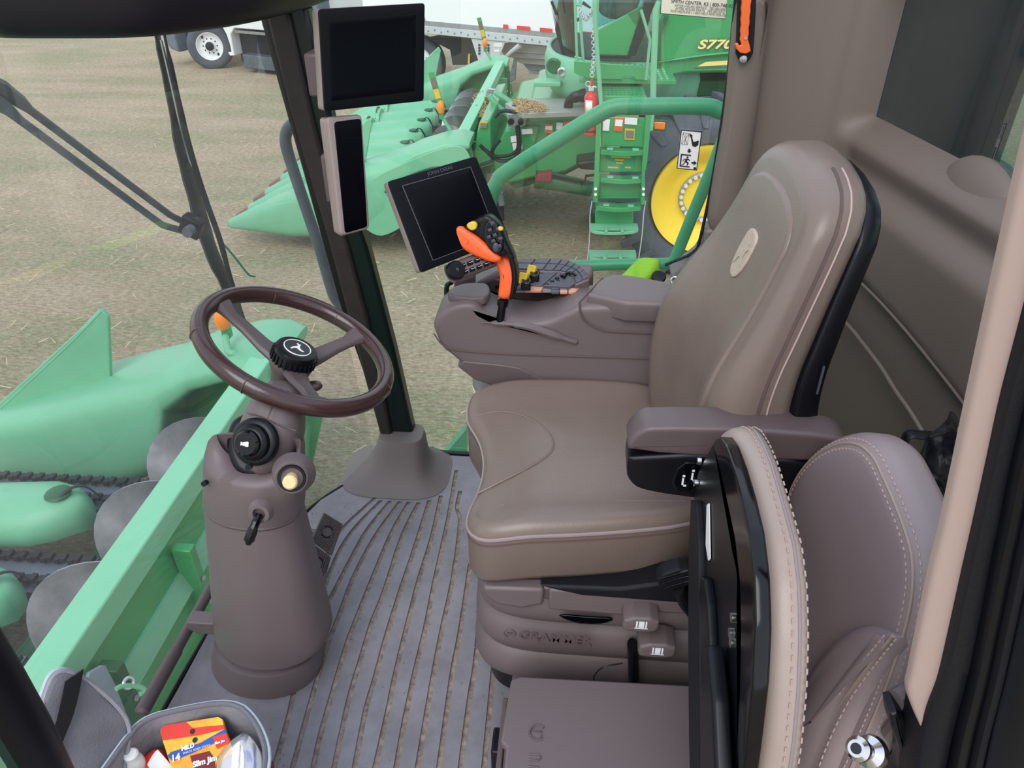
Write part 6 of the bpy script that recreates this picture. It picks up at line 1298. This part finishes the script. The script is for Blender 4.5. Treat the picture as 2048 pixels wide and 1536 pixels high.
# trailer
tl = thing('grain_trailer', 'long white hopper grain trailer with a silver lower rail behind the neighbouring combine', 'trailer', (-1, 17, GZ))
A0 = P(800, 62, z=-.86); B0_ = P(1105, 93, z=-.86); dx_ = (B0_-A0).normalized(); dy_ = V((-dx_.y, dx_.x, 0))
if dy_.y < 0: dy_ = -dy_
LU = (B0_-A0).length/305; A0 = A0-dx_*1.0
def tp(a, b, c): return A0+dx_*a+dy_*b+V((0, 0, c))
def lp(pts, b0, b1, nm, m, bev=.01):
    g = MB(); g.prism([tp(a, b0, c) for a, c in pts], dy_*(b1-b0)); return g.build(nm, m, tl, bevel=bev)
LT = 12.0
lp([(0, .22), (LT, .22), (LT, 2.4), (0, 2.4)], .02, 2.5, 'box_side', 'whitep', .02)
lp([(0, 0), (LT, 0), (LT, .15), (0, .15)], 0, .06, 'lower_rail', 'galv')
lp([(0, .15), (LT, .15), (LT, .24), (0, .24)], .005, .04, 'rail_top_band', 'steel', .004)
for k in range(60):
    g = MB(); c = tp(.1+k*.165, -.004, .055+.03*(k % 2)); g.cyl(c, c-dy_*.008, .016, n=8); g.build('rivet', 'greyt', tl)
for a, w_ in [(1+(u-800)*LU, n_*LU) for u, n_ in ((848, 8), (1014, 9), (1040, 24), (1082, 22), (1125, 9), (1150, 24))]:
    g = MB(); g.box(tp(a+w_/2, -.006, .27), (w_, .012, .07), Matrix((dx_, dy_, V((0, 0, 1)))).transposed()); g.build('red_reflector', 'reflr', tl, bevel=.002)
# landing gear plate, brace, hopper, mudflap
def tpx(px, b, T, nm, m, bev=.008):
    g = MB(); p0 = tp(0, b, 0); q = [PL(u, v, p0, dy_) for u, v in px]; g.prism(q, dy_*T); return g.build(nm, m, tl, bevel=bev)
tpx([(942, 77), (1010, 84), (994, 125), (956, 121)], .03, .03, 'gusset_plate', 'galv')
g = MB()
for v in (90, 96, 101, 107):
    for u in (959, 977): c = PL(u, v, tp(0, .02, 0), dy_); g.cyl(c, c-dy_*.02, .022, n=8)
g.build('plate_bolts', 'dark', tl)
tpx([(988, 86), (1005, 86), (1003, 95), (987, 94)], .02, .01, 'white_sign', 'paperw')
tpx([(988, 99), (999, 100), (998, 105), (988, 105)], .02, .01, 'white_sign', 'paperw')
tpx([(852, 75), (945, 78), (956, 122), (930, 130), (905, 130), (900, 100), (870, 85)], .4, .6, 'underframe', 'dark')
tpx([(936, 108), (940, 107), (939, 128), (935, 128)], .35, .02, 'yellow_lamp', 'yellowk')
g = MB(); g.tube([PL(1040, 90, tp(0, .05, 0), dy_), PL(1022, 104, tp(0, .05, 0), dy_), PL(995, 130, tp(0, .3, 0), dy_)], [.05, .04, .03], 8); g.build('brace', 'galv', tl)
for k, (px, m) in enumerate((([(1010, 86), (1130, 96), (1130, 112), (1002, 103)], 'hopper'), ([(1002, 103), (1130, 112), (1130, 122), (1010, 114)], 'steel'), ([(1022, 114), (1130, 122), (1130, 134), (1040, 127)], 'hopper'), ([(1045, 127), (1130, 134), (1130, 146), (1056, 140)], 'greyt'), ([(1056, 140), (1130, 146), (1130, 153), (1058, 148)], 'steel'))):
    tpx(px, .30+k*.10, 1.5, 'hopper_slope', m)
tpx([(1027, 118), (1033, 118), (1030, 160), (1020, 166), (1017, 160)], .15, .03, 'mudflap', 'mirror')
